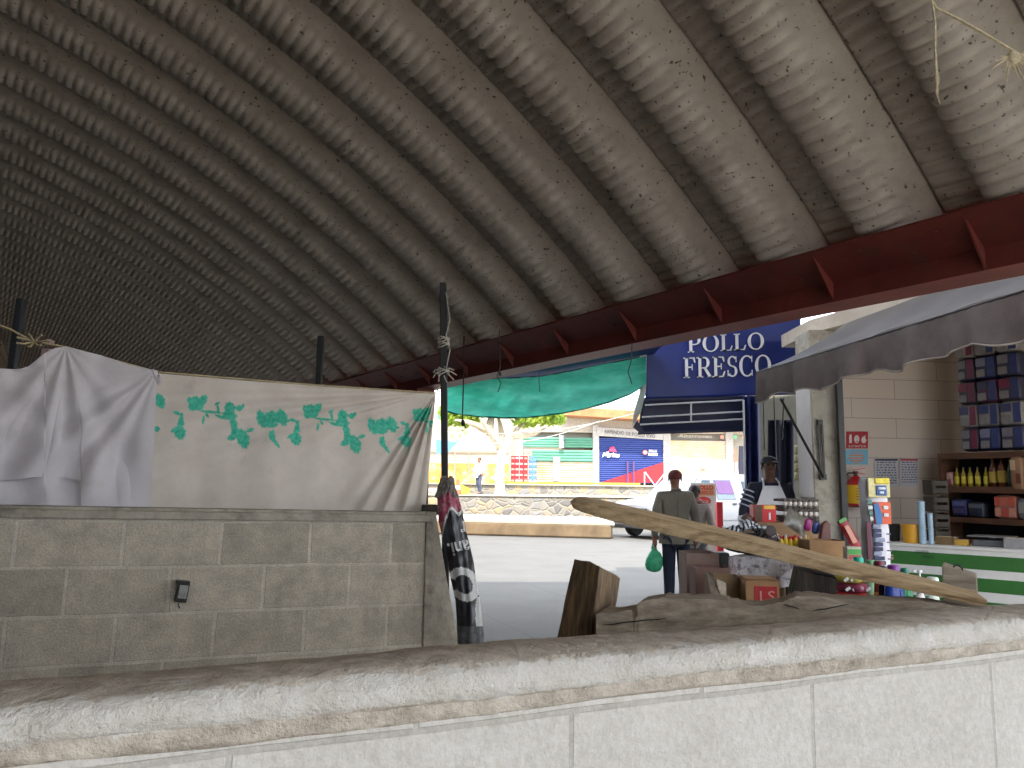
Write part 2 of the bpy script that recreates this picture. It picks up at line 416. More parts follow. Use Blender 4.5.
t2, p2, f2 = pole(21.5, 299, 13, 364, 3.55, .034, 'leaning black pole at the far left beyond the white cloth', mat=M((52, 56, 62), .35, .2, 20, .3))

def cloth_pts(px, py, base=3.52, k=.00166):          # stall cloths hang in one plane just behind the block wall
    return px
CP = Vector(WALLR) + WN*.24; CP.z = 0
def cl(px, py, off=0.0): return hit(px, py, CP + WN*off, WN)
def interp(tab, x):
    xs = [a for a, b in tab]; ys = [b for a, b in tab]; return float(np.interp(x, xs, ys))
# --- cream cloth with green leaves
LEAF = []
def leafset(ox, oy, k, cut=None):
    L = [(345, 205, 34, 22, -60), (395, 200, 40, 20, -50), (335, 240, 22, 16, 20), (375, 235, 25, 18, 10), (318, 195, 18, 12, 80),
         (575, 245, 34, 26, 80), (572, 290, 40, 22, 10), (600, 345, 40, 16, 75), (615, 400, 36, 22, 60), (660, 440, 52, 30, 75), (590, 430, 26, 15, -20), (705, 385, 20, 8, -20), (635, 245, 18, 14, 0), (655, 235, 8, 14, 30),
         (255, 400, 38, 28, 75), (262, 330, 34, 12, 100), (235, 275, 18, 8, 20), (265, 290, 14, 8, 100), (215, 385, 18, 7, -30), (262, 345, 10, 18, 90),
         (780, 315, 48, 24, 70), (845, 310, 50, 36, 0), (910, 305, 46, 26, 70), (840, 350, 34, 14, 0), (845, 425, 30, 14, 70), (870, 465, 34, 7, 55), (945, 325, 14, 5, 0), (850, 400, 14, 6, 90),
         (450, 268, 60, 5, 5), (515, 300, 30, 6, 20), (500, 250, 30, 5, 80), (495, 215, 16, 5, -30), (405, 320, 22, 5, 100), (430, 290, 14, 5, 60)]
    for x, y, a, b, r in L:
        LEAF.append((ox+x*k, oy+y*k, a*k*1.2+.35, b*k*1.25+.45, radians(r)))
leafset(140, 370, 160/1024)
leafset(258.5, 380, .1465)
leafset(258.5+112, 385, .139)
LEAF.append((160, 401, 8, 5, radians(70))); LEAF.append((157, 429, 3, 3, 0))
def leaf_mask(px, py):
    m = 0
    for x, y, a, b, r in LEAF:
        dx = px-x; dy = py-y
        if abs(dx) > a+2 and abs(dx) > b+2: continue
        u = (dx*cos(r)+dy*sin(r))/a; v = (-dx*sin(r)+dy*cos(r))/b
        # pointed ellipse with a scalloped edge
        q = abs(u)**1.7 + abs(v)**1.5 + .12*sin(9*atan2(v, u))
        m = max(m, 1.0 if q < .85 else (max(0, 1-(q-.85)/.35)))
    return m
def leaf_cloth():
    top = [(148, 371), (160, 373.5), (250, 381), (330, 387), (436, 394)]
    n_u, n_v = 520, 240
    R = [(436, 394), (431, 440), (426, 505), (425, 530)]
    vs = []; cols = []
    rnd = np.random.RandomState(3)
    for j in range(n_v+1):
        v = j/n_v
        for i in range(n_u+1):
            u = i/n_u
            py = interp(top, 148+u*288)*(1-v) + (532 + 0*u)*v
            xr = interp([(394, 436), (440, 431.5), (505, 426), (535, 424)], py)
            px = 147 + u*(xr-147)
            # creases radiating from the tied top right corner
            dx = (436-px); dy = (py-392); ang = atan2(dy, dx+1e-6); rr = sqrt(dx*dx+dy*dy)
            amp = min(1, rr/30)*np.exp(-((ang-1.18)/.23)**2)
            off = .021*amp*sin(ang*42) + .010*np.exp(-((ang-.1)/.2)**2)*sin(ang*60)*min(1, rr/60)
            off += .010*sin(px*.045+py*.01)*min(1, v*2) + .004*sin(px*.13+1.3*sin(py*.03)) + .006*sin(px*.02)
            vs.append(cl(px, py, off*1.0)); m = leaf_mask(px, py)
            cols.append(m)
    mb = MB(); mb.v = vs
    mb.f = [(j*(n_u+1)+i, j*(n_u+1)+i+1, (j+1)*(n_u+1)+i+1, (j+1)*(n_u+1)+i) for j in range(n_v) for i in range(n_u)]; mb.mi = [0]*len(mb.f)
    s = NT('leaf_print_cotton')
    at = s.n('Attribute', _attribute_name='print')
    f = s.noise(2.5, 6, .7); st = s.noise(6, 5, .7)
    base = s.ramp(f, [(.3, lin((196, 186, 174))), (.7, lin((222, 213, 203)))])
    base = s.mix(s.ramp(st, [(.60, (0, 0, 0)), (.74, (.5, .5, .5))]), base, lin((176, 160, 152)))
    fl = s.n('TexVoronoi', Scale=9.0, Vector=s.co)
    gn = s.ramp(s.noise(60, 3, .6), [(.3, lin((40, 165, 138))), (.7, lin((96, 200, 172)))])
    s.color(s.mix(at.outputs['Fac'], base, gn)); s.rough(.95)
    wv = s.n('TexWave', Scale=90, Distortion=2.0, Vector=s.co); s.bump(wv.outputs['Fac'], .12, .002)
    o = mb.build('printed_cloth', s.m, smooth=80)
    ca = o.data.color_attributes.new('print', 'FLOAT_COLOR', 'POINT')
    ca.data.foreach_set('color', np.repeat(np.array(cols, np.float32)[:, None], 4, 1).ravel())
    tag(o, 'cream cotton cloth printed with a row of green leaves hung above the grey block wall', 'cloth')
leaf_cloth()
def white_cloth():
    top = [(-60, 382), (-20, 372), (0, 368.5), (18, 369.5), (30, 366), (45, 353), (56, 348), (66, 346.5), (100, 355), (130, 365), (158, 371)]
    n_u, n_v = 240, 130
    def layer(y_end, off0, seed, x0, x1, ph):
        def fn(u, v):
            px = x0+u*(x1-x0 - 7*v); yt = interp(top, px)
            py = yt*(1-v) + interp(y_end, px)*v
            dx = px-66; dy = py-346; ang = atan2(dy, dx); rr = min(1, sqrt(dx*dx+dy*dy)/70)
            o = .026*rr*sin(ang*13+ph)*np.exp(-((ang-1.8)/.75)**2)
            dx = 157-px; dy = py-371; a2 = atan2(dy, dx+.01); r2 = min(1, sqrt(dx*dx+dy*dy)/60)
            o += .024*r2*sin(a2*17)*np.exp(-((a2-.75)/.35)**2)
            o += .012*sin(px*.07+ph)*v + .005*sin(px*.16+py*.03+ph)
            if px < 45: o += .012*sin((py-px*.35)*.16)*(1-v)
            return cl(px, py, off0+o)
        return fn
    t = thing('white_cloth', cl(60, 530), 'off-white plain sheet draped over a rope above the left end of the block wall', 'cloth')
    s = M((206, 201, 204), .95, .05, 4, bump=.15, bscale=220, dirt=((188, 180, 178), 3), name='white_cotton')
    mb = MB(); mb.grid(layer([(-60, 480), (0, 480.5), (20, 479), (35, 477), (58, 477), (80, 481), (82, 530), (160, 530)], -.035, 1, -60, 157, 0), n_u, n_v); mb.build('front_layer', s, t, smooth=80)
    mb = MB(); mb.grid(layer([(-60, 530), (160, 530)], -.012, 1, -60, 150, 1.2), n_u, 60); mb.build('back_layer', s, t, smooth=80)
    mb = MB(); mb.tube([cl(x, interp(top, x)+1.2, -.02) for x in range(-60, 160, 4)], .006, 6); mb.build('rolled_edge', s, t)
    # knot of the cloth where it meets the leaf print
    mb = MB(); c = cl(156, 375, -.03)
    for k in range(5): mb.tube([c+Vector((.0, 0, .012*k-.03)), c+Vector((.025*cos(k*2), -.012, .02*sin(k*1.7))), c+Vector((.02, 0, -.02-.006*k))], .009, 6)
    mb.build('corner_knot', s, t)
white_cloth()
# rope that the cloths hang from
mb = MB(); pts = [cl(-40, 312, .02), cl(10, 329, .02), cl(32, 341, .01), cl(66, 347, 0), cl(157, 372, .0), cl(300, 384, 0), cl(436, 393, 0), W(440, 386, 4.38)]
mb.tube(pts, .005, 6)
for k in range(7):
    a = k*.9; c = cl(34, 342, 0); mb.tube([c, c+Vector((.04*cos(a), -.01, .025*sin(a))), c+Vector((.075*cos(a), -.02, .03*sin(a)+.005))], .005, 5)
tag(mb.build('hanging_rope', ROPE), 'yellowish rope knotted at far left that carries the two stall cloths', 'rope')
mb = MB(); c, sz = PB(40, 348, 50, 366, 3.75, .05); mb.box((c.x, c.y, c.z/2+.02), (sz[0], .06, c.z+sz[2]/2)); mb.box((c.x, c.y, c.z+sz[2]/2+.03), (.03, .04, .03)); tag(mb.build('wooden_stake', M((176, 150, 146), .8), bevel=.004), 'pale pinkish stake peeking out behind the peak of the white sheet', 'post')
mb = MB(); mb.bar(W(-12, 325, 3.6), W(12, 366, 3.6), .02); mb.bar(W(-12, 366, 3.6), W(16, 367, 3.6), .02); mb.prism([W(-14, 332, 3.62), W(8, 366, 3.62), W(-14, 366, 3.62)], (0, .01, 0))
tag(mb.build('folded_trestle', M((120, 104, 82), .8)), 'folded wooden trestle corner at the left edge below the rope', 'trestle')
# twine ends dangling under the roof at top right
def twine():
    mb = MB(); D = 2.2
    mb.tube([W(928, -8, D), W(936, 8, D), W(960, 20, D), W(985, 34, D), W(1008, 48, D), W(1030, 60, D)], .0045, 6)
    mb.tube([W(932, 2, D), W(935, 22, D), W(935, 50, D), W(936, 75, D), W(938, 95, D)], [.004, .0045, .004, .005, .002], 6)
    mb.tube([W(936, 60, D), W(939, 80, D), W(936, 92, D), W(940, 104, D)], .0025, 5)
    c = W(1013, 58, D)
    for k in range(16):
        a = radians(180+k*13.5); r = .05+.02*(k % 3); mb.tube([c+Vector((0, 0, .01)), c+Vector((r*.5*cos(a), 0, r*.5*sin(a)+.004)), c+Vector((r*cos(a)*.9, -.01, r*sin(a)))], [.005, .003, .0012], 5)
    mb.blob(c, (.02, .015, .022), 8, 6)
    tag(mb.build('frayed_twine', M((214, 202, 170), .95, .2, 80, bump=.4, bscale=300)), 'frayed pale twine with loose ends hanging under the roof at upper right', 'twine')
twine()
# little electrical box on the block wall
def ebox():
    c = hit(182, 592, WALLR - WN*.02, WN)
    t = thing('outlet_box', c, 'small grey metal outlet box set in the block wall', 'outlet box')
    rot = (0, radians(8), PB_ANG)
    mb = MB(); mb.box(c, (.052, .045, .085), rot); mb.build('housing', M((70, 70, 68), .35, .3, 30, .5), t, bevel=.004)
    mb = MB(); mb.box(c - WN*.026 + Vector((.003, 0, .004)), (.036, .006, .058), rot); mb.build('cover', M((165, 165, 160), .3, .3, 40, .4), t, bevel=.002)
    mb = MB(); mb.box(c - WN*.022 + Vector((0, 0, .046)), (.058, .05, .012), rot); mb.build('lid_rim', BLACKP, t)
    mb = MB(); mb.tube([c-WN*.01+Vector((-.01, 0, -.04)), c-WN*.015+Vector((-.012, 0, -.058)), c-WN*.006+Vector((-.005, 0, -.07))], .0025, 5); mb.build('loose_wire', BLACKP, t)
ebox()
# --- black vinyl banner rolled round the wall end
def banner():
    top = W(445, 484, 4.02)
    L = [(0, 430+ 42/4.514, 430+103/4.514, 480+60/4.518), ]
    prof = [(487, 437.8, 454), (492, 437.5, 456), (500, 437.5, 459), (510, 438, 462), (522, 439, 464), (532, 441.5, 466), (545, 444, 469.5), (562, 448, 473.5), (580, 451, 476), (600, 455.5, 479.5), (620, 457, 482), (635, 457.5, 483.5), (644, 458, 483.5)]
    t = thing('vinyl_banner', W(470, 700, 4.0), 'crumpled black vinyl banner with pink top hung at the end of the grey block wall', 'banner')
    def surf(u, v):
        py = 487+v*157; xl = interp([(a, b) for a, b, c in prof], py); xr = interp([(a, c) for a, b, c in prof], py)
        px = xl+(xr-xl)*u
        Y = 3.99 - .035*sin(pi*u) + .006*sin(u*17+v*9)*(1-.5*v) + .006*sin(v*31+u*5) + .02*u
        return W(px, py, Y)
    s = NT('banner_vinyl'); n1 = s.noise(14, 5, .7)
    s.color(s.ramp(n1, [(.4, lin((26, 27, 32))), (.75, lin((66, 68, 76)))])); s.rough(.32)
    pinkm = M((168, 66, 92), .5, .5, 25, dirt=((228, 190, 196), 14)); whitem = M((212, 212, 210), .5, .1, 20); grm = M((98, 98, 100), .5, .5, 30)
    nu, nv = 30, 150
    mb = MB(); mb.grid(surf, nu, nv)
    for j in range(nv):
        for i in range(nu):
            u = (i+.5)/nu; v = (j+.5)/nv; px_y = 487+v*157; m = 0
            eb = .235 - .1*u + .035*sin(u*9)
            if u < .35: eb = .33 - u*.42
            if v < eb-.022: m = 1
            elif v < eb: m = 2
            # crescent of a big C (upside down), lower white field, worn foot
            cx, cy = .48, .62; du = (u-cx); dv = (v-cy)*157/25
            r = sqrt((du/1.0)**2 + (dv/1.12)**2)
            a = math.degrees(atan2(-dv, du))
            if .34 < r < .62 and not (150 < abs(a) <= 180) : m = 2
            e = .80 + (u-.72)*-.55
            if v > .70 and u > .72 and v > e - .0 and v < .90 and (u-.72) > (.9-v)*.4: m = 2
            if v > .885: m = 3
            mb.mi[j*nu+i] = m
    mb.build('sheet', [s.m, pinkm, whitem, grm], t, smooth=60, solid=.004)
    # letters, printed upside down
    def glyph(txt, u, v, w_, h_):
        vs, fs = text_mesh(txt, 1, 0, 0, .02)
        xs = [q.x for q in vs]; ys = [q.y for q in vs]; g = MB(); cx = (max(xs)+min(xs))/2; cy = (max(ys)+min(ys))/2
        W0 = max(xs)-min(xs); H0 = max(ys)-min(ys)
        pts = []
        for q in vs:
            uu = u-(q.x-cx)/W0*w_; vv = v+(q.y-cy)/H0*h_+.03*(uu-.5)*-1
            p = surf(min(max(uu, 0), 1), min(max(vv, 0), 1)); pts.append(p+Vector((0, -.006, 0)))
        g.add(pts, fs); return g.build('lettering', whitem, t, smooth=0)
    glyph('ani.', .56, .39, .88, .085)
    glyph('r', .90, .265, .22, .07)
    # tied head of grey cloth
    mb = MB(); rnd = random.Random(2)
    for k in range(12):
        a = k*.55; c = W(447, 487, 4.0); mb.tube([c+Vector((.05*cos(a), .02*sin(a), -.05)), c+Vector((.035*cos(a+.5), -.02+.02*sin(a), 0)), c+Vector((.03*cos(a+1), .02*sin(a), .035+.01*(k % 3)))], [.014, .012, .007], 6)
    mb.build('tied_head', M((128, 122, 116), .9, .4, 40), t)
banner()
mb = MB(); c, sz = PB(421, 505, 437, 515, 4.2, .1); mb.box(c, sz, (0, 0, .2)); mb.box(c+Vector((0, 0, -.01)), (sz[0]*1.1, .11, .015), (0, 0, .2))
tag(mb.build('brick_lump', M((66, 60, 54), .9, .3, 30, bump=.8), bevel=.006), 'dark lump of broken brick lying on the right end of the block wall', 'brick')

# ================================================================== TIMBERS BEHIND THE PARAPET
def timber_mat(c1, c2, c3, name, ring=(14, 14, 1.2)):
    s = NT(name)
    n1 = s.noise(4, 6, .65, stretch=ring); n2 = s.noise(2.5, 5, .7)
    c = s.ramp(n1, [(.28, lin(c1)), (.5, lin(c2)), (.72, lin(c3))])
    c = s.mix(s.ramp(n2, [(.55, (0, 0, 0)), (.8, (.6, .6, .6))]), c, lin(c1))
    s.color(c); s.rough(.85); s.bump(n1, .6, .01); return s.m
TD = timber_mat((78, 64, 52), (126, 106, 84), (186, 154, 112), 'old_timber_upright')
TG = timber_mat((112, 102, 88), (150, 138, 122), (182, 170, 150), 'weathered_grey_timber', (1.5, 12, 12))
TP = timber_mat((150, 124, 92), (204, 176, 136), (230, 206, 166), 'pale_plank', (1.2, 14, 14))
def post(poly, Y, D, label, mat=TD, zb=0):
    """upright square timber; poly = front face outline, top edge first (left, right), then foot (right, left)"""
    tl, tr, br, bl = [W(x, y, Y) for x, y in poly]
    def ext(a, b):
        k = (zb-a.z)/(b.z-a.z); return a + (b-a)*k
    br = ext(tr, br); bl = ext(tl, bl); ax = Vector((.28, 1, 0)).normalized()*D
    n = 14; rings = []
    for i in range(n+1):
        k = i/n; l = bl.lerp(tl, k); r = br.lerp(tr, k); ring = []
        for (p, q) in ((l, r), (r, r+ax), (r+ax, l+ax), (l+ax, l)):
            for m_ in range(4): ring.append(p.lerp(q, m_/4) + Vector((random.uniform(-.0016, .0016), random.uniform(-.0016, .0016), (random.uniform(-.003, .003) if i == n else 0))))
        rings.append(ring)
    mb = MB(); mb.loft(rings); o = mb.build('timber_post', mat, smooth=30, bevel=.003); return tag(o, label, 'post')
def four_sided(name, Y0, faces, mat, label, cat):
    pass
# post 1: two visible faces
def post1():
    # left (dark, wide) face from x557..597, right face 597..620
    P = lambda x, y, Y: W(x, y, Y)
    tl = P(574, 559, 2.16); tm = P(600, 566, 2.06); tr = P(620.5, 577, 2.2)
    bl = P(556, 640, 2.16); bm = P(590, 640, 2.06); br = P(612, 630, 2.2)
    def ext(a, b, z=0): k = (z-a.z)/(b.z-a.z); return a+(b-a)*k
    tb = tl+(tr-tm); rings = []
    Ls = [(tl, ext(tl, bl)), (tm, ext(tm, bm)), (tr, ext(tr, br)), (tb, ext(tb, ext(tl, bl)+(ext(tr, br)-ext(tm, bm))))]
    n = 24
    for i in range(n+1):
        cs = [b.lerp(a, i/n) for a, b in Ls]; ring = []
        for q in range(4):
            for m_ in range(5): ring.append(cs[q].lerp(cs[(q+1) % 4], m_/5)+Vector((random.uniform(-.0015, .0015), random.uniform(-.0015, .0015), (random.uniform(-.003, .002) if i == n else 0))))
        rings.append(ring)
    mb = MB(); mb.loft(rings); tag(mb.build('timber_post', TD, smooth=30, bevel=.003), 'thick dark brown timber post leaning right, standing left of the grey slab', 'post')
post1()
post([(797, 569), (838, 579), (832, 640), (781, 640)], 2.35, .13, 'dark timber post under the middle of the long plank', timber_mat((34, 30, 28), (60, 54, 48), (96, 84, 68), 'dark_timber'))
def end_block():
    Y = 2.45
    fr = [W(942, 564, Y), W(977, 576, Y), W(975, 612, Y), W(930, 612, Y)]
    for q in (2, 3): fr[q].z = 0
    ax = Vector((.06, .10, .0)); mb = MB(); mb.prism([p+Vector((random.uniform(-.002, .002),)*3) for p in fr], ax)
    t = thing('timber_block', (fr[0]+fr[2])/2 - Vector((0, 0, .06)), 'grey squared timber block standing at the right end of the long plank', 'block')
    o = mb.build('block', TG, t, smooth=0, bevel=.005)
    c = W(963, 570, Y)+Vector((0, .03, 0)); mb = MB(); mb.tube([c+Vector((.016*cos(a), 0, .016*sin(a)-.004)) for a in np.linspace(pi, -.4, 9)], .003, 6); mb.build('iron_staple', BLACKP, t)
end_block()
def slab():
    prof = [(596, 614), (601, 613), (614, 612.5), (632, 610.5), (633.5, 613), (635, 610), (638, 603.5), (648, 600.5), (664, 598), (690, 599.5), (722, 600), (732, 603), (745, 605.5), (762, 606), (783, 602), (797, 596.5), (815, 596), (831, 598.5), (850, 600), (900, 600.5), (935, 603), (969, 607.5), (1000, 610)]
    zb = .98
    Yf = lambda x: 2.0 + (x-600)*.0007
    up = [W(x, y, Yf(x)) for x, y in prof]
    fine = []
    for a, b in zip(up, up[1:]):
        for k in range(5):
            p = a.lerp(b, k/5); fine.append(p+Vector((0, 0, random.uniform(-.0018, .0018))))
    fine.append(up[-1]); D = Vector((.04, .13, 0)); rings = []
    nb = 9
    for p in fine:
        ring = []
        for q in range(nb+1): z = p.z*(q/nb)+zb*(1-q/nb); ring.append(Vector((p.x, p.y+.004*sin(q*2.3+p.x*14)+random.uniform(-.0015, .0015), z)))
        ring[-1] = ring[-1]+Vector((0, .006, 0))
        for q in range(3): r = (q+1)/3; ring.append(p+D*r+Vector((0, 0, -.004*r+random.uniform(-.001, .001))))
        for q in range(2): ring.append(Vector((p.x+D.x, p.y+D.y, zb if q else (p.z+zb)/2)))
        rings.append(ring)
    mb = MB(); mb.loft(rings); o = mb.build('timber_slab', TG, smooth=50)
    tag(o, 'weathered grey timber slab with a wavy worn upper edge right behind the white parapet', 'timber')
    mb = MB()
    a = W(633, 616.5, 1.992); 
    for x0, y0, x1, y1 in ((602, 625, 668, 618), (783, 604, 800, 609), (812, 611, 850, 604)):
        n = 6; pts = [W(x0+(x1-x0)*k/n, y0+(y1-y0)*k/n+random.uniform(-.5, .5), Yf(x0)-.003) for k in range(n+1)]; mb.tube(pts, [.0004]+[.0014]*(n-1)+[.0004], 5)
    mb.build('crack', M((30, 27, 24), .95), o)
slab()
# trestles under the slab
for x, lab in ((700, 'rough timber post under the left half of the grey slab'), (905, 'rough timber post under the right half of the grey slab')):
    p = W(x, 640, 2.1); mb = MB(); mb.box((p.x-.02, p.y, .485), (.12, .10, .97)); tag(mb.build('timber_post', TG, bevel=.005), lab, 'post')
def plank():
    top = [(570, 501, 2.55), (578, 500.5, 2.53), (600, 505, 2.5), (650, 516.5, 2.46), (700, 528.5, 2.41), (760, 543, 2.36), (820, 559, 2.32), (880, 573, 2.3), (930, 585, 2.28), (970, 596, 2.27), (987, 600, 2.26)]
    bot = [(573, 508), (580, 511.5), (600, 518), (650, 530.5), (700, 542.5), (760, 556), (820, 571), (880, 584.5), (930, 595), (970, 603.5), (986, 607)]
    rings = []
    for (x, y, Y), (x2, y2) in zip(top, bot):
        a = W(x, y, Y); b = W(x2, y2, Y); D = Vector((.03, .11, .012)); ring = []
        for q in range(4): ring.append(a.lerp(b, q/4)+Vector((0, random.uniform(-.003, .003), random.uniform(-.0015, .0015))))
        ring += [b, b+D*.5, b+D, (a+b)/2+D, a+D, a+D*.5]
        rings.append(ring)
    mb = MB(); mb.loft(rings); tag(mb.build('long_plank', TP, smooth=22, bevel=.0015), 'long pale split plank lying aslant over the timber posts and pointing up to the left', 'plank')
plank()
# ================================================================== BODIES
def skin(name, J, E, mat, parent, sub=2):
    """one continuous surface grown round a skeleton. J: name -> (pos, radius or (rx, ry)); E: list of chains"""
    names = list(J); idx = {n: i for i, n in enumerate(names)}
    me = bpy.data.meshes.new(name); org = ORG[parent.name]
    me.from_pydata([tuple(Vector(J[n][0])-org) for n in names], [(idx[a], idx[b]) for ch in E for a, b in zip(ch, ch[1:])], [])
    tmp = bpy.data.objects.new('tmp', me); COL.objects.link(tmp)
    m = tmp.modifiers.new('s', 'SKIN'); m.use_smooth_shade = True
    for i, n in enumerate(names):
        r = J[n][1]; me.skin_vertices[0].data[i].radius = r if hasattr(r, '__len__') else (r, r)
        me.skin_vertices[0].data[i].use_root = (i == 0)
    ss = tmp.modifiers.new('u', 'SUBSURF'); ss.levels = ss.render_levels = sub
    dg = bpy.context.evaluated_depsgraph_get(); dg.update()
    out = bpy.data.meshes.new_from_object(tmp.evaluated_get(dg)); bpy.data.objects.remove(tmp)
    out.name = name; out.materials.clear(); out.materials.append(mat)
    o = bpy.data.objects.new(name, out); COL.objects.link(o); o.parent = parent; ORG[o.name] = org
    return o
SKIN = M((134, 92, 70), .6, .08, 20, name='skin')
def person(loc, yaw, H, label, skin_m, hair_m, top_m, low_m, shoe_m, arms, legs=None, lean=0, sleeve=1.0, coat=False, headturn=0, headdrop=0):
    """yaw 0 faces +Y. arms: dict L/R -> (elbow, wrist, handdir) in body units (x right, y forward, z up; 1 = height)"""
    t = thing('person', loc, label, 'person')
    Rz = Matrix.Rotation(yaw, 3, 'Z'); o = Vector(loc)
    P = lambda x, y, z: o + Rz @ (Vector((x, y + lean*max(0, z-.5), z))*H)
    J = {}; E = []
    def j(n, x, y, z, r): J[n] = (P(x, y, z), (r[0]*H, r[1]*H) if hasattr(r, '__len__') else r*H)
    j('pelvis', 0, 0, .53, (.085, .062)); j('waist', 0, .005, .62, (.075, .055)); j('chest', 0, .004, .74, (.092, .062)); j('neck0', 0, -.005, .825, (.045, .04))
    hy = headdrop
    j('neck', 0, .002, .86, .030); j('jaw', 0, .018+hy, .893, (.034, .040)); j('head', 0, .008+hy, .935, (.042, .052)); j('crown', 0, -.002+hy, .972, (.034, .042))
    E.append(['pelvis', 'waist', 'chest', 'neck0', 'neck', 'jaw', 'head', 'crown'])
    lg = legs or {'L': ((-.052, .0, .285), (-.056, -.012, .045)), 'R': ((.052, .0, .285), (.056, -.012, .045))}
    for s in 'LR':
        sg = -1 if s == 'L' else 1; kn, an = lg[s]
        j('hip'+s, sg*.050, 0, .49, .052); j('knee'+s, *kn, .034); j('calf'+s, (kn[0]+an[0])/2, (kn[1]+an[1])/2-.006, (kn[2]+an[2])/2+.03, .031); j('ank'+s, *an, .021)
        j('heel'+s, an[0], an[1]-.012, .018, .019); j('ball'+s, an[0]+sg*.008, an[1]+.07, .016, .020); j('toe'+s, an[0]+sg*.01, an[1]+.105, .013, .013)
        E.append(['pelvis', 'hip'+s, 'knee'+s, 'calf'+s, 'ank'+s, 'heel'+s]); E.append(['ank'+s, 'ball'+s, 'toe'+s])
        el, wr, hd_ = arms[s]
        j('sh'+s, sg*.108, -.002, .800, .036); j('el'+s, *el, .026); j('wr'+s, *wr, .017)
        h = Vector(hd_).normalized(); w_ = Vector(wr); side = Vector((0, 1, 0)) if abs(h.y) < .7 else Vector((1, 0, 0)); side = (side-h*h.dot(side)).normalized()
        pal = w_ + h*.035; j('palm'+s, *pal, (.022, .013)); E.append(['chest', 'sh'+s, 'el'+s, 'wr'+s, 'palm'+s])
        cur = h.cross(side)*sg
        for f in range(4):
            b_ = pal + h*.018 + side*(.013*(1.5-f)); L = (.040, .046, .043, .033)[f]
            m1 = b_ + h*L*.5; m2 = m1 + (h*.75 + cur*.5)*L*.5
            j('f%d%sa' % (f, s), *b_, .0062); j('f%d%sb' % (f, s), *m1, .0056); j('f%d%sc' % (f, s), *m2, .0048)
            E.append(['palm'+s, 'f%d%sa' % (f, s), 'f%d%sb' % (f, s), 'f%d%sc' % (f, s)])
        tb = w_ + h*.018 + side*.022; tt = tb + (h*.7+side*.55)*.028
        j('th%sa' % s, *tb, .0068); j('th%sb' % s, *tt, .0055); E.append(['wr'+s, 'th%sa' % s, 'th%sb' % s])
    skin('body', J, E, skin_m, t)
    # face: nose, ears and eyes
    hx = P(0, .008+hy, .935)
    mb = MB()
    mb.blob(P(0, .062+hy, .925), (.009*H, .012*H, .014*H), 8, 6)
    for sg in (-1, 1): mb.blob(P(sg*.045, .0+hy, .928), (.006*H, .012*H, .018*H), 8, 6)
    mb.build('nose_and_ears', skin_m, t, smooth=80)
    mb = MB()
    for sg in (-1, 1): mb.blob(P(sg*.017, .053+hy, .941), .006*H, 8, 6)
    mb.build('eyes', M((40, 30, 26), .2), t, smooth=80)
    mb = MB(); mb.blob(P(0, .052+hy, .900), (.014*H, .006*H, .004*H), 8, 6); mb.build('mouth', M((120, 60, 56), .5), t, smooth=80)
    # clothes: a second, wider skin over the body
    def grow(nm, names, chains, extra, mat, over=None):
        K = {n: (J[n][0], tuple(q+extra*H for q in (J[n][1] if hasattr(J[n][1], '__len__') else (J[n][1],)*2))) for n in names}
        if over: K.update(over)
        return skin(nm, K, chains, mat, t)
    up = {}
    lowz = .515 if coat else .50
    up['hem'] = (P(0, 0, lowz), (.108*H, .078*H)); up['hemb'] = (P(0, 0, lowz-.035), (.112*H, .080*H))
    cuf = {}
    for s in 'LR':
        e = J['el'+s][0]; w2 = J['wr'+s][0]
        cuf['cf'+s] = (e.lerp(w2, .93 if sleeve >= 1 else .05), .026*H if coat else .024*H)
        cuf['sh2'+s] = (J['sh'+s][0], .050*H if coat else .043*H); cuf['el2'+s] = (e, .037*H if coat else .034*H)
    K = {n: (J[n][0], tuple(q+(.018 if coat else .010)*H for q in J[n][1])) for n in ('pelvis', 'waist', 'chest')}
    K['chest'] = (K['chest'][0], (.108*H, .076*H)); K['yoke'] = (P(0, -.004, .815), (.075*H, .052*H)); K['coll'] = (P(0, 0, .845), (.040*H, .040*H))
    K.update(up); K.update(cuf)
    chains = [['pelvis', 'waist', 'chest', 'yoke', 'coll'], ['pelvis', 'hem', 'hemb']] + [['chest', 'sh2'+s, 'el2'+s, 'cf'+s] for s in 'LR']
    if coat:
        chains = [c_ for c_ in chains if 'hem' not in c_]
        for n_ in ('hem', 'hemb'): K.pop(n_)
        mb = MB(); rings = []
        for z_, a_, b_ in ((.62, .090, .066), (.57, .106, .080), (.53, .118, .094), (.47, .122, .098)):
            rings.append([P(a_*cos(q), b_*sin(q)+.003*sin(5*q)*(.62-z_)*8, z_) for q in np.linspace(0, 2*pi, 28, False)])
        mb.loft(rings, cap=True); mb.build('jacket_skirt', top_m, t, smooth=60)
        mb = MB(); mb.tube([P(0, -.087, .47), P(0, -.083, .53), P(0, -.078, .60), P(0, -.083, .70), P(0, -.083, .78)], .0022*H, 5); mb.build('back_seam', M((78, 74, 66), .9), t)
    skin('jacket' if coat else 'shirt', K, chains, top_m, t)
    K = {'pelvis': (J['pelvis'][0], (.090*H, .066*H))}
    for s in 'LR':
        K['hip'+s] = (J['hip'+s][0], .060*H); K['knee'+s] = (J['knee'+s][0], .046*H); K['calf'+s] = (J['calf'+s][0], .043*H)
        K['an'+s] = (J['ank'+s][0]+Vector((0, 0, -.012*H)), .036*H)
    skin('trousers', K, [['pelvis', 'hip'+s, 'knee'+s, 'calf'+s, 'an'+s] for s in 'LR'], low_m, t)
    for s in 'LR':
        K = {'a': (J['heel'+s][0]+Vector((0, 0, .002*H)), .026*H), 'b': (J['ball'+s][0], (.024*H, .024*H)), 'c': (J['toe'+s][0], .018*H)}
        skin('shoe', K, [['a', 'b', 'c']], shoe_m, t, 2)
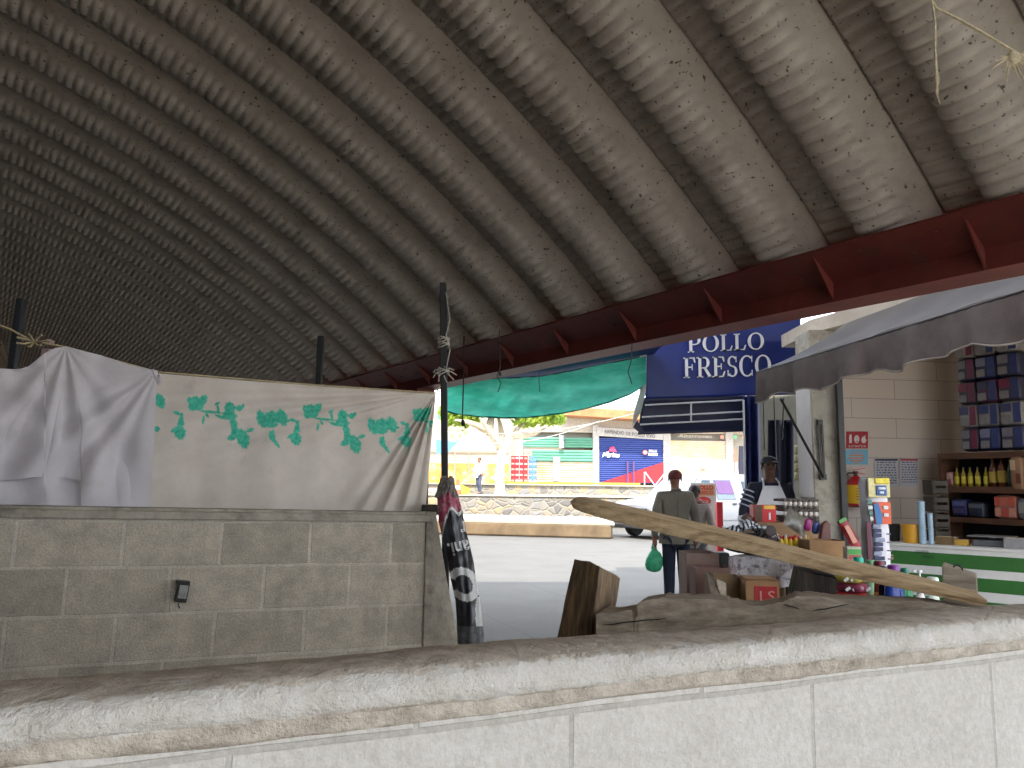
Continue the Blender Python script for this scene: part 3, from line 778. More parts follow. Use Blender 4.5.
    if hair_m:
        mb = MB(); c = P(0, -.010+hy, .953); rings = []
        for q in range(9):
            a = radians(-38 + 128*q/8); rr = cos(a); ring = []
            for k in range(18):
                th = 2*pi*k/18; fr = 1 if sin(th) < .35 or a > .5 else .80
                ring.append(c + Rz @ Vector((.0505*H*rr*cos(th)*fr, .060*H*rr*sin(th)*fr, .043*H*sin(a)*1.02)))
            rings.append(ring)
        mb.loft(rings); mb.build('hair', hair_m, t, smooth=80)
    return t, P, J, H
# ================================================================== STREET
STONE = None
def stone_mat():
    s = NT('rubble_masonry')
    mp = s.n('Mapping', Vector=s.co, Scale=(1.0, 1.0, 1.25))
    d = s.mix(.06, mp.outputs[0], s.n('TexNoise', Scale=3, Vector=s.co).outputs['Color'])
    v = s.n('TexVoronoi', Scale=3.6, Vector=d, _feature='DISTANCE_TO_EDGE'); v2 = s.n('TexVoronoi', Scale=3.6, Vector=d)
    hs = s.n('SeparateColor', Color=v2.outputs['Color'])
    st = s.ramp(hs.outputs[0], [(.1, lin((112, 109, 106))), (.4, lin((142, 136, 126))), (.65, lin((128, 127, 127))), (.9, lin((158, 142, 112)))])
    c = s.mix(s.ramp(v.outputs['Distance'], [(.03, (1, 1, 1)), (.07, (0, 0, 0))]), st, lin((146, 140, 129)))
    s.color(c); s.rough(.9); s.bump(s.ramp(v.outputs['Distance'], [(.0, (0, 0, 0)), (.15, (1, 1, 1))]), .6, .04); return s.m
RUB = stone_mat()
CEM = M((168, 162, 150), .9, .1, 1.5, bump=.3, bscale=20, name='pale_cement')
def street():
    def wallbox(n, x0, x1, y0, y1, z0, z1, m, bev=0):
        mb = MB(); mb.box(((x0+x1)/2, (y0+y1)/2, (z0+z1)/2), (x1-x0, y1-y0, z1-z0)); return struct(mb.build(n, m, bevel=bev))
    # low kerb wall with a pale top, rounded end by the van
    mb = MB(); a = W(430, 535, 23.4); b = W(612, 538, 22.2); a.z = b.z = 0
    a = a + (a-b)*3
    d = (b-a).normalized(); n = Vector((-d.y, d.x, 0)); H = .40
    m1 = M((118, 100, 76), .9, .3, 1.2, dirt=((120, 100, 76), 2.5))
    mb.bar(a+Vector((0, 0, H/2)), b+Vector((0, 0, H/2)), .45, H); struct(mb.build('kerb_1', m1, bevel=.06))
    mb = MB(); mb.prism([a+Vector((0, 0, H-.02))-n*.24, b+Vector((.1, 0, H-.02))-n*.24, b+Vector((.3, 3.5, H-.02)), a+Vector((0, 4, H-.02))], (0, 0, .07)); struct(mb.build('kerb_2', CEM))
    # terrace: lower rubble wall, ledge, upper rubble wall, pavement
    mb = MB(); mb.box((2, 27.8+1.6, .53), (46, 3.2, 1.06)); struct(mb.build('terrace_1', RUB, bevel=.05))
    mb = MB(); mb.box((2, 29.45, 1.075), (46, 3.4, .03)); struct(mb.build('terrace_2', CEM))
    mb = MB(); mb.box((6, 31+8, .73), (60, 16, 1.46)); struct(mb.build('terrace_3', RUB))
    mb = MB(); mb.box((6, 31+12, 1.485), (60, 24.2, .05)); struct(mb.build('pavement', CEM))
    # ramp with yellow kerb rails at the left
    t = thing('ramp', W(478, 500, 30), 'concrete ramp with yellow edges climbing to the far pavement left of the tree', 'ramp')
    yel = M((226, 196, 60), .7)
    a = W(430, 484, 29.5); b = W(506, 499, 29.0)
    mb = MB(); mb.bar(W(430, 490, 29.9), W(466, 495, 29.6), .9, .12); mb.build('slab', CEM, t)
    mb = MB(); mb.bar(W(436, 480, 29.2), W(470, 496.5, 28.9), .10, .16); mb.build('yellow_edge', yel, t); mb = MB(); mb.bar(W(446, 480, 30.5), W(470, 491, 30.4), .10, .16); mb.build('yellow_edge', yel, t)
    mb = MB(); mb.bar(W(490, 482.5, 31.2), W(640, 484, 31.2), .06, .07)
    tag(mb.build('yellow_kerb_line', yel), 'thin yellow painted rail along the edge of the far pavement', 'rail')
street()
SHW = M((166, 160, 148), .7, .05, .6, name='white_wash')
def shutter_mat(name, bands, vert=False):
    s = NT(name); sep = s.n('SeparateXYZ', Vector=s.co)
    return s
def facade():
    Y = 44.0
    # main front of the far shops
    def X(px, py=470, Yq=Y): return W(px, py, Yq).x
    z = lambda py, px=600: W(px, py, Y).z
    mb = MB(); x0 = X(425); x1 = X(905); mb.box(((x0+x1)/2, Y+3, 3.6), (x1-x0, 5, 4.4)); ob = mb.build('wall_far', SHW); struct(ob)
    t = thing('shop_row', (X(600), Y, 1.5), 'row of white washed shops with roller shutters across the street', 'building')
    # fascia, eave and parapet
    mb = MB(); mb.box(((X(515)+x1)/2, Y+.2, z(424)), (x1-X(515), .5, 1.0)); mb.build('fascia', M((184, 176, 162), .8), t)
    mb = MB(); a = W(562, 412, Y-.8); b = W(760, 424, Y-.8); mb.bar(a, b, 1.6, .45); mb.build('orange_eave', M((178, 122, 82), .8, .25, 1.5), t)
    mb = MB(); mb.bar(W(555, 405.5, Y+.5), W(760, 418, Y+.5), .5, .35); mb.build('roof_edge', SHW, t)
    pil = M((182, 180, 176), .7)
    for a, b, y0 in ((515, 523, 433), (593, 599, 425), (664, 670.5, 425), (727, 733, 432)):
        c, sz = PB(a, y0, b, 484, Y-.25, .5); mb = MB(); mb.box((c.x, c.y, (c.z+sz[2]/2+1.5)/2), (sz[0], .5, c.z+sz[2]/2-1.5)); mb.build('pillar', pil, t)
    def panel(nm, x0, y0, x1, y1, mat, parent, Yp=Y, slats=0, thick=.12):
        c, sz = PB(x0, y0, x1, y1, Yp, thick)
        if not slats:
            mb = MB(); mb.box(c, sz); return mb.build(nm, mat, parent)
        mb = MB(); n = slats; pts = []
        zb = c.z-sz[2]/2; yf = Yp
        sec = []
        for i in range(n):
            z0 = zb+sz[2]*i/n; z1 = zb+sz[2]*(i+1)/n; sec += [(yf, z0), (yf-.05, z0+(z1-z0)*.3), (yf-.05, z1-(z1-z0)*.3), (yf, z1-.001)]
        sec += [(yf+.1, zb+sz[2]), (yf+.1, zb)]
        mb.loft([[Vector((c.x+s_*sz[0]/2, y_, z_)) for y_, z_ in sec] for s_ in (-1, 1)])
        return mb.build(nm, mat, parent, smooth=0)
    # green and white shop front
    g = M((92, 152, 128), .6, .08, 1); wv = M((180, 172, 156), .7, .08, 1, dirt=((220, 160, 110), .8))
    sh = panel('green_shutter', 523, 450, 593, 482, wv, t, Y-.1, 14); sh['label'] = 'green and cream shutter'
    panel('green_band', 532, 450.5, 593, 461, g, sh, Y-.2, 4); panel('upper_green_band', 523, 438, 593, 447, g, sh, Y-.2, 4)
    panel('small_door', 553, 457, 560, 481, pil, sh, Y-.3); panel('vent', 559, 435, 564, 448, M((150, 152, 150), .6), sh, Y-.5)
    # blue and red shutter
    bl = M((52, 70, 138), .6, .06, 1); rd = M((176, 32, 42), .6, .06, 1)
    sh = panel('blue_and_red_shutter', 599, 438.5, 663.5, 483, bl, t, Y-.1, 22)
    Yf = Y-.22
    mb = MB(); mb.prism([W(601, 482.5, Yf), W(663.3, 482.5, Yf), W(663.3, 462.2, Yf)], (0, .05, 0)); mb.build('red_wedge', rd, sh, smooth=0)
    mb = MB(); c, sz = PB(627, 461, 634, 483, Yf-.06, .04); mb.bar(W(627.5, 461, Yf-.1), W(627.5, 483, Yf-.1), .10); mb.bar(W(633.5, 461, Yf-.1), W(633.5, 483, Yf-.1), .10); mb.build('door_frame', M((90, 60, 110), .6), sh)
    wl = M((245, 245, 248), .6); ux = (1, 0, -.012); uz = (0, 0, 1)
    mb = MB(); text_on(mb, 'pilgrims', W(611, 455, Yf-.1), (1, 0, -.10), (.08, 0, 1), 17/770*Y, 6/770*Y, .25, .03); mb.build('white_lettering', wl, sh, smooth=0)
    mb = MB(); c = W(612, 449, Yf-.1); k = Y/770
    mb.prism([c+Vector((x*k, 0, y*k)) for x, y in ((-4, -2.2), (5, -3), (3.6, -1), (2.4, 2.2), (.5, 2.8), (-.5, 1.6), (-1.8, 1.8), (-2.4, -.6))], (0, .03, 0)); mb.build('pink_hat_emblem', M((206, 60, 100), .6), sh, smooth=0)
    mb = MB(); c = W(645, 452.5, Yf-.1); mb.lathe(c, [(2.3*k, 0), (2.3*k, .04)], 16, (pi/2, 0, 0)); mb.build('round_emblem', M((226, 120, 110), .6), sh, smooth=0)
    mb = MB(); c = W(645, 452.5, Yf-.16); mb.lathe(c, [(1.2*k, 0), (1.2*k, .03)], 12, (pi/2, 0, 0)); mb.build('round_emblem_centre', wl, sh, smooth=0)
    mb = MB(); text_on(mb, 'POLLO', W(653, 450.8, Yf-.1), ux, uz, 8*k, 2.3*k, 0, .02); text_on(mb, 'FRESCO', W(653, 454.3, Yf-.1), ux, uz, 9*k, 3*k, 0, .03); mb.build('small_white_lettering', wl, sh, smooth=0)
    mb = MB(); text_on(mb, 'EXPENDIO DE POLLO VIVO', W(630, 433.8, Y-.5), (1, 0, -.085), uz, 50*k, 3.6*k, 0, .012); mb.build('painted_sign', M((70, 72, 78), .7), t, smooth=0)
    mb = MB(); mb.box(W(630, 433.5, Y-.3)+Vector((0, .1, 0)), (66*k, .2, 8.5*k), (0, radians(3), 0)); mb.build('sign_board', pil, t)
    # railing bars in front of the red wedge
    mb = MB()
    for a, b in (((644.5, 472), (644.5, 484)), ((645, 472), (655, 484)), ((655, 484), (664, 474)), ((664, 474), (664, 484))):
        qa = W(*a, 40); qb = W(*b, 40)
        for q_ in (qa, qb): q_.z = max(q_.z, 1.51) if q_.z > 1.6 else 1.51
        mb.bar(qa, qb, .05)
    tag(mb.build('bicycle_rack', M((220, 190, 200), .6)), 'thin zigzag metal railing before the red part of the far shutter', 'railing')
    # white shutter
    cr = M((214, 202, 180), .7, .08, .8, dirt=((222, 196, 140), .7))
    sh = panel('white_shutter', 671, 441, 727, 483, cr, t, Y-.1, 24); panel('shutter_hatch', 701, 466, 706, 469, M((170, 160, 140), .6), sh, Y-.3)
    mb = MB(); text_on(mb, 'Abarrotes', W(695, 436, Y-.5), (1, 0, -.01), uz, 34*k, 3.4*k, .2); mb.build('faded_sign', M((196, 186, 168), .8), t, smooth=0)
    for px, col in ((722, (226, 150, 130)), (735, (120, 190, 140)), (744, (230, 180, 120))):
        mb = MB(); mb.lathe(W(px, 437, Y-.5), [(2*k, 0), (2*k, .05)], 12, (pi/2, 0, 0)); mb.build('painted_dot', M(col, .7), t, smooth=0)
    # orange lower wall of the far left house
    t = thing('house', (X(470), Y-6, 1.5), 'far house with white upper wall and flaking orange lower wall left of the tree', 'building')
    Yh = 37.5
    c, sz = PB(405, 418, 509, 484, Yh, 2.6); mb = MB(); mb.box(c, (sz[0], 2.6, sz[2])); mb.build('wall', M((180, 166, 146), .85, .06, 1), t)
    c, sz = PB(405, 464, 509, 484, Yh-.06, .1); mb = MB(); mb.box(c, sz); mb.build('orange_dado', M((222, 138, 74), .85, .2, 1.2, dirt=((238, 214, 180), 1.6)), t)
    mb = MB(); mb.bar(W(405, 450.5, Yh-.1), W(513, 451.5, Yh-.1), .06); mb.bar(W(469, 452, Yh-.1), W(469, 484, Yh-.1), .05); mb.bar(W(455, 452, Yh-.1), W(455, 484, Yh-.1), .05); mb.build('conduit', M((150, 140, 130), .7), t)
    mb = MB(); mb.prism([W(438, 406, 33), W(457, 408, 33), W(456, 419, 33), W(438, 419, 33)], (0, .5, .05)); tag(mb.build('teal_awning', M((60, 190, 170), .7)), 'small teal awning edge high above the far left house beside the black pole', 'awning')
    mb = MB(); mb.prism([W(436, 440, 33), W(460, 441, 33.5), W(452, 448, 32.4), W(449, 452, 32), W(436, 454, 32)], (0, .06, .04)); tag(mb.build('blue_tarp', M((70, 130, 205), .6)), 'bright blue tarp strung beside the far left house', 'tarp')
    # stall with hanging clothes right of the white shutter
    t = thing('clothes_rail', (X(741), 36, 1.5), 'far clothes rail with dark garments right of the white shutter', 'clothes rail')
    mb = MB()
    for px in (734, 746): mb.bar(W(px, 444, 36), Vector((W(px, 444, 36).x, 36, 1.5)), .04)
    mb.bar(W(733, 445, 36), W(747, 445, 36), .04); mb.build('frame', M((120, 110, 100), .6), t)
    for px0, px1, y0, y1, col in ((733.5, 738, 449, 462, (150, 110, 90)), (738.5, 745.5, 446, 474, (44, 46, 60)), (735, 739, 462, 478, (190, 170, 190))):
        c, sz = PB(px0, y0, px1, y1, 36, .12); mb = MB(); rings = []
        for q in range(6):
            k2 = q/5; rings.append([Vector((c.x+sz[0]*.5*(.6+.4*k2)*cos(a)*(1+.1*sin(3*a)), c.y+.06*sin(a), c.z+sz[2]*(.5-k2))) for a in np.linspace(0, 2*pi, 12, False)])
        mb.loft(rings); mb.build('garment', M(col, .9), t)
facade()
def crates():
    k0 = 0
    for col, lab, px0, y0, nx, ny, wpx in (((206, 40, 50), 'red', 511, 457, 2, 5, 8.6), ((90, 130, 190), 'blue', 528.8, 453.5, 1, 5, 8.4)):
        Yc = 40.5
        for i in range(nx):
            for j in range(ny):
                zz = 1.51+.30*(ny-1-j)*24.6/24.6; a = W(px0+i*wpx, 470, Yc); b = W(px0+(i+1)*wpx-.6, 470, Yc)
                w_ = b.x-a.x; h = .285; c = Vector(((a.x+b.x)/2, Yc, 1.512+h/2+(ny-1-j)*.29))
                mb = MB()
                mb.box(c-Vector((0, 0, h/2-.012)), (w_, .34, .024)); 
                for sx in (-1, 1): mb.box(c+Vector((sx*(w_/2-.01), 0, 0)), (.02, .34, h))
                for sy in (-1, 1):
                    mb.box(c+Vector((0, sy*.16, h*.38)), (w_, .02, h*.22)); mb.box(c+Vector((0, sy*.16, -h*.25)), (w_, .02, h*.42))
                    mb.box(c+Vector((0, sy*.16, 0)), (.06, .022, h))
                row = ['topmost', 'second from the top', 'middle', 'second from the bottom', 'bottom'][j]
                side = '' if nx == 1 else (' of the left' if i == 0 else ' of the right')
                o = mb.build('bottle_crate', M(col, .5, .1)); tag(o, '%s crate%s %s stack beside the tree, %s one' % (lab, side, 'red' if lab == 'red' else 'blue', row), 'crate', 'crates stacked beside the tree')
crates()
def tree():
    Y = 30.2
    base = W(500, 497, Y); base.z = 1.09
    t = thing('tree', base, 'leafy street tree with a white painted trunk standing before the far shops', 'tree')
    wt = M((176, 174, 172), .85, .08, 3, bump=.4, bscale=12); bk = M((186, 172, 152), .9, .25, 3, bump=.5, bscale=15)
    mb = MB(); mb.tube([base-Vector((0, 0, .1)), W(500, 490, Y), W(499.5, 475, Y), W(501, 460, Y), W(503, 446, Y)], [.30, .20, .17, .16, .2], 12); mb.build('trunk', wt, t)
    br = [((503, 448), (494, 438), (487, 428), (480, 418)), ((503, 448), (510, 440), (518, 428), (530, 420)), ((501, 450), (502, 436), (500, 424), (497, 414)), ((490, 432), (478, 426), (468, 422), (455, 420)), ((514, 434), (522, 436), (534, 434), (546, 428)), ((489, 430), (491, 420), (494, 410))]
    mb = MB()
    for k, b in enumerate(br): mb.tube([W(x, y, Y+(k % 3-1)*.25*i) for i, (x, y) in enumerate(b)], [.20, .14, .09, .04][:len(b)], 7)
    mb.build('branches', bk, t)
    s = NT('yellow_green_leaves'); oi = s.noise(1.5, 3, .6)  # leaf colour varies at random from green to yellow-green
    s.color(s.ramp(oi, [(.35, lin((112, 142, 52))), (.6, lin((168, 184, 74)))])); s.rough(.6)
    tr = s.n('BsdfTranslucent', Color=lin((170, 200, 80))); mx = s.n('MixShader'); mx.inputs[0].default_value = .35
    s.l(s.b.outputs[0], mx.inputs[1]); s.l(tr.outputs[0], mx.inputs[2]); s.l(mx.outputs[0], s.out.inputs[0])
    rnd = random.Random(5); mb = MB()
    C = [(452, 414, 15, 12), (470, 406, 22, 14), (490, 400, 26, 16), (515, 402, 26, 16), (540, 408, 22, 15), (553, 418, 13, 8), (530, 419, 18, 9), (468, 419, 14, 8), (500, 390, 30, 14), (548, 400, 14, 10)]
    for cx, cy, rx, ry in C:
        c = W(cx, cy, Y); k = Y/770
        for q in range(int(rx*ry*1.7)):
            while True:
                a, b, d = [rnd.uniform(-1, 1) for _ in range(3)]
                if a*a+b*b+d*d < 1: break
            p = c+Vector((a*rx*k, d*rx*k*.9, b*ry*k)); r = rnd.uniform(.10, .2)
            n = Vector((rnd.uniform(-1, 1), rnd.uniform(-1, 1), rnd.uniform(-.4, 1))).normalized(); u = n.orthogonal().normalized(); v = n.cross(u)
            mb.add([p-u*r, p+v*r*.45, p+u*r, p-v*r*.45], [(0, 1, 2, 3)])
    # a few light sprays hanging at the left
    for q in range(90):
        x = rnd.uniform(444, 468); y = rnd.uniform(418, 440-abs(x-455)*.5); p = W(x, y, Y); r = .07; u = Vector((rnd.uniform(-1, 1), 0, rnd.uniform(-1, 1))).normalized(); v = Vector((0, .4, 1)).cross(u)
        mb.add([p-u*r, p+v*r*.45, p+u*r, p-v*r*.45], [(0, 1, 2, 3)])
    mb.build('foliage', s.m, t, smooth=0, fix=False)
tree()
mb = MB(); c = W(457.5, 497, 28.6); c.z = 1.09; mb.lathe(c, [(.24, 0), (.24, .03), (.15, .04), (.04, .55), (.0, .56)], 14); mb.cur = 1; mb.lathe(c+Vector((0, 0, .2)), [(.118, 0), (.09, .12)], 14)
tag(mb.build('traffic_cone', [M((226, 92, 60), .5), M((240, 240, 240), .5)]), 'orange traffic cone standing on the terrace at the far left', 'cone')
# wires over the street
for i, (pts, lab) in enumerate(((((440, 440, 26), (520, 428, 27), (600, 421, 28)), 'thin cable strung across the street before the tree'), (((440, 431, 30), (560, 418, 30), (640, 412, 30)), 'thin cable crossing the tree crown over the far street'))):
    a, m_, b = [W(*p) for p in pts]; mb = MB(); mb.tube([a.lerp(b, k/12)+Vector((0, 0, -.4*sin(pi*k/12))) for k in range(13)], .012, 5); tag(mb.build('cable', M((205, 200, 190), .6)), lab, 'cable')

# ------------------------------------------------------------------ van
def van():
    C = W(655, 535, 21.6); C.z = 0
    fx = Vector((-.84, -.54, 0)).normalized(); sy = Vector((fx.y, -fx.x, 0))*-1      # fx forward (left, towards us); sy away from us
    if sy.y < 0: sy = -sy
    O = C + sy*.95 - fx*0
    def L(x, y, z): return O - fx*x + sy*y + Vector((0, 0, z))                         # x back from the nose, y across, z up
    t = thing('van', L(2.3, 0, 0), 'white van parked behind the man with its nose to the left', 'van')
    wh = M((132, 134, 140), .3, .02, 1, name='van_white'); gl = M((44, 64, 78), .12, .1, 2); bk = M((30, 30, 32), .5); chrome = M((170, 172, 176), .25, .05, 5, .9)
    # body: cross sections from nose to tail
    S = [(0.0, .84, .34, .92, .80), (.06, .92, .28, 1.02, .86), (.5, .95, .26, 1.08, .88), (1.15, .96, .26, 1.16, .88), (1.25, .96, .26, 1.20, .88), (2.05, .97, .26, 1.80, .76), (2.3, .97, .26, 1.85, .75), (3.6, .97, .26, 1.87, .75), (4.55, .96, .26, 1.84, .74), (4.68, .95, .28, 1.78, .74), (4.74, .90, .40, 1.2, .80)]
    rings = []
    for x, hw, z0, z1, tw in S:
        zm = min(1.10, z1-.05); rings.append([L(x, -hw*.94, z0), L(x, -hw, z0+.12), L(x, -hw, (z0+zm)/2+.1), L(x, -hw*.985, zm), L(x, -tw, z1-.06), L(x, -tw*.86, z1), L(x, 0, z1+.03), L(x, tw*.86, z1), L(x, tw, z1-.06), L(x, hw*.985, zm), L(x, hw, (z0+zm)/2+.1), L(x, hw, z0+.12), L(x, hw*.94, z0)])
    mb = MB(); mb.loft(rings); mb.build('body', wh, t, smooth=28, bevel=0)
    def q(name, pts, mat, off=.012, parent=t):
        mb = MB(); P_ = [Vector(p) for p in pts]; n = (P_[1]-P_[0]).cross(P_[2]-P_[0]).normalized()
        if n.dot(Vector((0, -1, 0))) < 0: n = -n
        mb.prism([p+n*off for p in P_], -n*(off+.02)); return mb.build(name, mat, parent, smooth=0)
    sd = lambda x, z: L(x, -(.985*.97 - (.985*.97-.75)*max(0, (z-1.10))/.70)-.003, z)
    q('windshield', [L(1.36, -.80, 1.24), L(1.36, .80, 1.24), L(1.97, .70, 1.70), L(1.97, -.70, 1.70)], gl, .03)
    w1 = q('door_window', [sd(1.62, 1.18), sd(2.35, 1.18), sd(2.35, 1.68), sd(2.05, 1.68)], gl); 
    pu = M((96, 62, 112), .3, .1, 3)
    w2 = q('side_window', [sd(2.52, 1.12), sd(3.30, 1.12), sd(3.22, 1.70), sd(2.50, 1.70)], M((96, 110, 124), .2))
    q('purple_sticker', [sd(2.56, 1.28), sd(3.26, 1.28), sd(3.20, 1.67), sd(2.54, 1.67)], pu, .03, w2)
    q('rear_window', [sd(3.75, 1.14), sd(4.45, 1.14), sd(4.38, 1.66), sd(3.72, 1.66)], gl)
    for x in (1.48, 2.44, 3.62):
        mb = MB(); mb.bar(sd(x, .36)-Vector((0, .004, 0)), sd(x, 1.16)-Vector((0, .004, 0)), .012); mb.build('door_seam', bk, t)
    mb = MB(); mb.bar(sd(3.14, .99)-sy*.02, sd(3.30, .99)-sy*.02, .03, .035); mb.build('door_handle', bk, t)
    mb = MB(); mb.bar(sd(1.3, .54)-sy*.02, sd(4.5, .54)-sy*.02, .03, .05); mb.build('side_moulding', M((120, 122, 126), .5), t)
    mb = MB(); mb.bar(L(-.04, -.93, .42), L(-.04, .93, .42), .16, .2); mb.build('front_bumper', chrome, t, bevel=.03)
    gr = MB(); gr.box(L(.02, 0, .74), (.06, 1.30, .24), (0, 0, atan2(sy.y, sy.x)-pi/2)); g = gr.build('grille', bk, t)
    for k in range(4): mb = MB(); mb.bar(L(-.02, -.6, .65+.06*k), L(-.02, .6, .65+.06*k), .015, .015); mb.build('grille_bar', chrome, g)
    for s_ in (-1, 1):
        mb = MB(); mb.box(L(.035, s_*.74, .76), (.07, .26, .2), (0, 0, atan2(sy.y, sy.x)-pi/2)); mb.build('headlight', M((222, 226, 230), .1), t, bevel=.01)
    for x in (.85, 3.75):
        for s_ in (-1, 1):
            c = L(x, s_*.84, .34); w_ = MB(); ang = atan2(sy.y, sy.x)
            w_.lathe(c - sy*.11, [(.20, 0), (.30, -.0), (.34, .04), (.34, .18), (.30, .22), (.1, .22)], 22, (0, pi/2, ang)); wo = w_.build('wheel', bk, t)
            mb = MB(); mb.lathe(c + sy*s_*.10 - sy*.02, [(.18, 0), (.18, .04)], 14, (0, pi/2, ang)); mb.build('wheel_rim', chrome, wo)
    mb = MB(); mb.bar(sd(1.55, 1.17)-sy*.02, sd(1.55, 1.17)-sy*.16, .04); mb.box(sd(1.52, 1.22)-sy*.2, (.10, .18, .20), (0, 0, atan2(sy.y, sy.x)-pi/2)); mb.build('mirror', bk, t, bevel=.01)
van()
# ------------------------------------------------------------------ shading tarps over the lane, chicken stall
TARPB = M((44, 62, 128), .6, .15, 2, trans=.06, name='blue_tarp'); 
def canopy_blue():
    def fn(u, v):
        px = 436 + u*211; yf = 4.5+interp([(436, 385), (452, 381.5), (481, 379.5), (542, 376.5), (590, 367), (640, 357), (648, 356)], px)
        f = W(px, yf, 10.0); n = Vector((f.x, (3.6-f.x*.829)/.559, 3.42+.1*u))
        p = f.lerp(n, v); p.z -= .14*sin(pi*v)*(1-.3*u) + .02*sin(u*14)*v; return p
    mb = MB(); mb.grid(fn, 50, 24); tag(mb.build('blue_shade_tarp', TARPB, smooth=80, solid=.004), 'blue plastic tarp stretched overhead above the green mesh', 'tarp')
canopy_blue()
def green_mesh():
    top = [(446, 385), (452, 381.5), (481, 379.5), (542, 376.5), (590, 367), (640, 357), (646, 356)]
    bot = [(446, 411), (452, 413), (480, 416.5), (505, 418), (530, 417), (560, 413.5), (583, 409), (610, 402), (630, 394), (640, 388), (646, 384)]
    s = NT('green_shade_net'); f = s.noise(3, 5, .7, stretch=(1, 1, 3))
    c = s.ramp(f, [(.3, lin((60, 200, 172))), (.55, lin((96, 226, 198))), (.8, lin((150, 240, 220)))])
    sep = s.n('SeparateXYZ', Vector=s.co)
    g = s.mix(s.ramp(s.noise(1.2, 3, .6), [(.35, (0, 0, 0)), (.75, (.5, .5, .5))]), c, lin((120, 176, 168)))
    s.color(g); s.rough(.6); tr = s.n('BsdfTranslucent'); s.l(g, tr.inputs[0]); mx = s.n('MixShader'); mx.inputs[0].default_value = .62
    s.l(s.b.outputs[0], mx.inputs[1]); s.l(tr.outputs[0], mx.inputs[2]); s.l(mx.outputs[0], s.out.inputs[0])
    def fn(u, v):
        px = 446+u*200; py = interp(top, px)*(1-v)+interp(bot, px)*v
        Y = 9.5 - .35*sin(pi*v) + .03*sin(u*60+v*7)*(1-u) + .02*sin(u*23-v*11) + .5*u*0
        return W(px, py, Y)
    mb = MB(); mb.grid(fn, 160, 40)
    t = thing('shade_net', W(546, 418, 9.5), 'sagging green mesh tarp hung below the red beam', 'shade net')
    mb.build('net', s.m, t, smooth=80)
    mb = MB(); mb.tube([W(446+2*k, interp(bot, 446+2*k), 9.5) for k in range(101)], .012, 6); mb.build('hem', M((30, 120, 104), .7), t)
    mb = MB(); mb.tube([W(446+2*k, interp(top, 446+2*k), 9.5) for k in range(101)], .008, 6); mb.build('edge_rope', M((40, 60, 60), .7), t)
green_mesh()
SHADE = M((150, 150, 150), .8, .1, 1, name='shade_blocker_grey')
def add_shade_canopy():  # unseen canopy added to shade lane and shop, near edge cut back for sun
    def fn(u, v):
        x = 1.25+u*7.2; y0 = max((3.2-x*.829)/.559, min(2.7, 2.7-(3.3-x)*3)); return Vector((x, y0 + v*(10.5+.8*u-y0), 4.35+.25*u-.12*sin(pi*v)))
    mb = MB(); mb.grid(fn, 30, 20); t = tag(mb.build('added_shade_canopy', SHADE, smooth=80, solid=.005), 'unseen grey canopy added above the lane to shade the corner shop', 'canopy')
add_shade_canopy()
BLUE = M((20, 46, 128), .45, .12, 2, trans=.12, name='blue_banner_vinyl'); NAVY = M((18, 26, 62), .5, .15, 3, name='navy_canvas')
WHT = M((222, 224, 230), .6, .05, 4)
def serif(mb, txt, c, w, h, slope=0):
    """roman capitals made from stems, hairlines and slab serifs"""
    T = .17; H_ = .065; S_ = .06
    def rect(x0, y0, x1, y1): return [(x0, y0), (x1, y0), (x1, y1), (x0, y1)]
    def arc(cx, cy, rx, ry, a0, a1, t0, t1, n=16):
        o = []; i_ = []
        for k in range(n+1):
            a = radians(a0+(a1-a0)*k/n); t = t0+(t1-t0)*abs(cos(a))
            o.append((cx+rx*cos(a), cy+ry*sin(a))); i_.append((cx+(rx-t)*cos(a), cy+(ry-min(t, H_*1.1))*sin(a)))
        return [[o[k], o[k+1], i_[k+1], i_[k]] for k in range(n)]
    G = {}
    stem = lambda x: [rect(x, 0, x+T, 1), rect(x-.09, 0, x+T+.09, S_), rect(x-.09, 1-S_, x+T+.09, 1)]
    G['P'] = (.78, stem(.10)+[rect(.2, 1-H_, .45, 1), rect(.2, .44, .45, .44+H_)]+arc(.42, .72, .32, .28, -90, 90, .07, .17))
    G['O'] = (.98, arc(.49, .5, .46, .52, 0, 360, .07, .18, 36))
    G['L'] = (.72, stem(.10)+[rect(.1, 0, .62, S_), [(.62, 0), (.70, .30), (.64, .30), (.52, .05)]])
    G['F'] = (.72, stem(.10)+[rect(.1, 1-S_, .66, 1), [(.66, 1), (.70, .74), (.64, .74), (.54, .95)], rect(.2, .49, .5, .49+H_), rect(.48, .38, .53, .66)])
    G['E'] = (.76, G['F'][1]+[rect(.1, 0, .64, S_), [(.64, 0), (.73, .28), (.67, .28), (.54, .05)]])
    G['R'] = (.86, G['P'][1]+[[(.38, .48), (.54, .48), (.88, 0), (.68, 0)], rect(.62, 0, .92, S_*.9)])
    G['C'] = (.86, arc(.47, .5, .44, .52, 48, 312, .07, .18, 28)+[rect(.73, .68, .78, .98), rect(.73, .02, .78, .30)])
    G['S'] = (.66, arc(.34, .745, .27, .265, 30, 270, .09, .13, 18)+arc(.33, .265, .29, .275, -150, 90, .09, .15, 18)+[rect(.53, .70, .58, .98), rect(.06, .03, .11, .32)])
    tot = sum(G[ch][0] for ch in txt)+.04*(len(txt)-1); x = 0; k = w/tot
    for ch in txt:
        for poly in G[ch][1]: mb.add([Vector(c)+Vector(((x+px-tot/2)*k, 0, (py-.5)*h+slope*(x+px-tot/2)*k)) for px, py in poly], [tuple(range(len(poly)))])
        x += G[ch][0]+.04
mb = MB(); mb.bar(B(14.4, 7.2, 2.2), B(46, 7.2, 2.2), .3, 4.4); struct(mb.build('wall_light_block', M((150, 120, 104), .85, .1, 1)))  # unseen wall added to block light reaching the far left of the roof
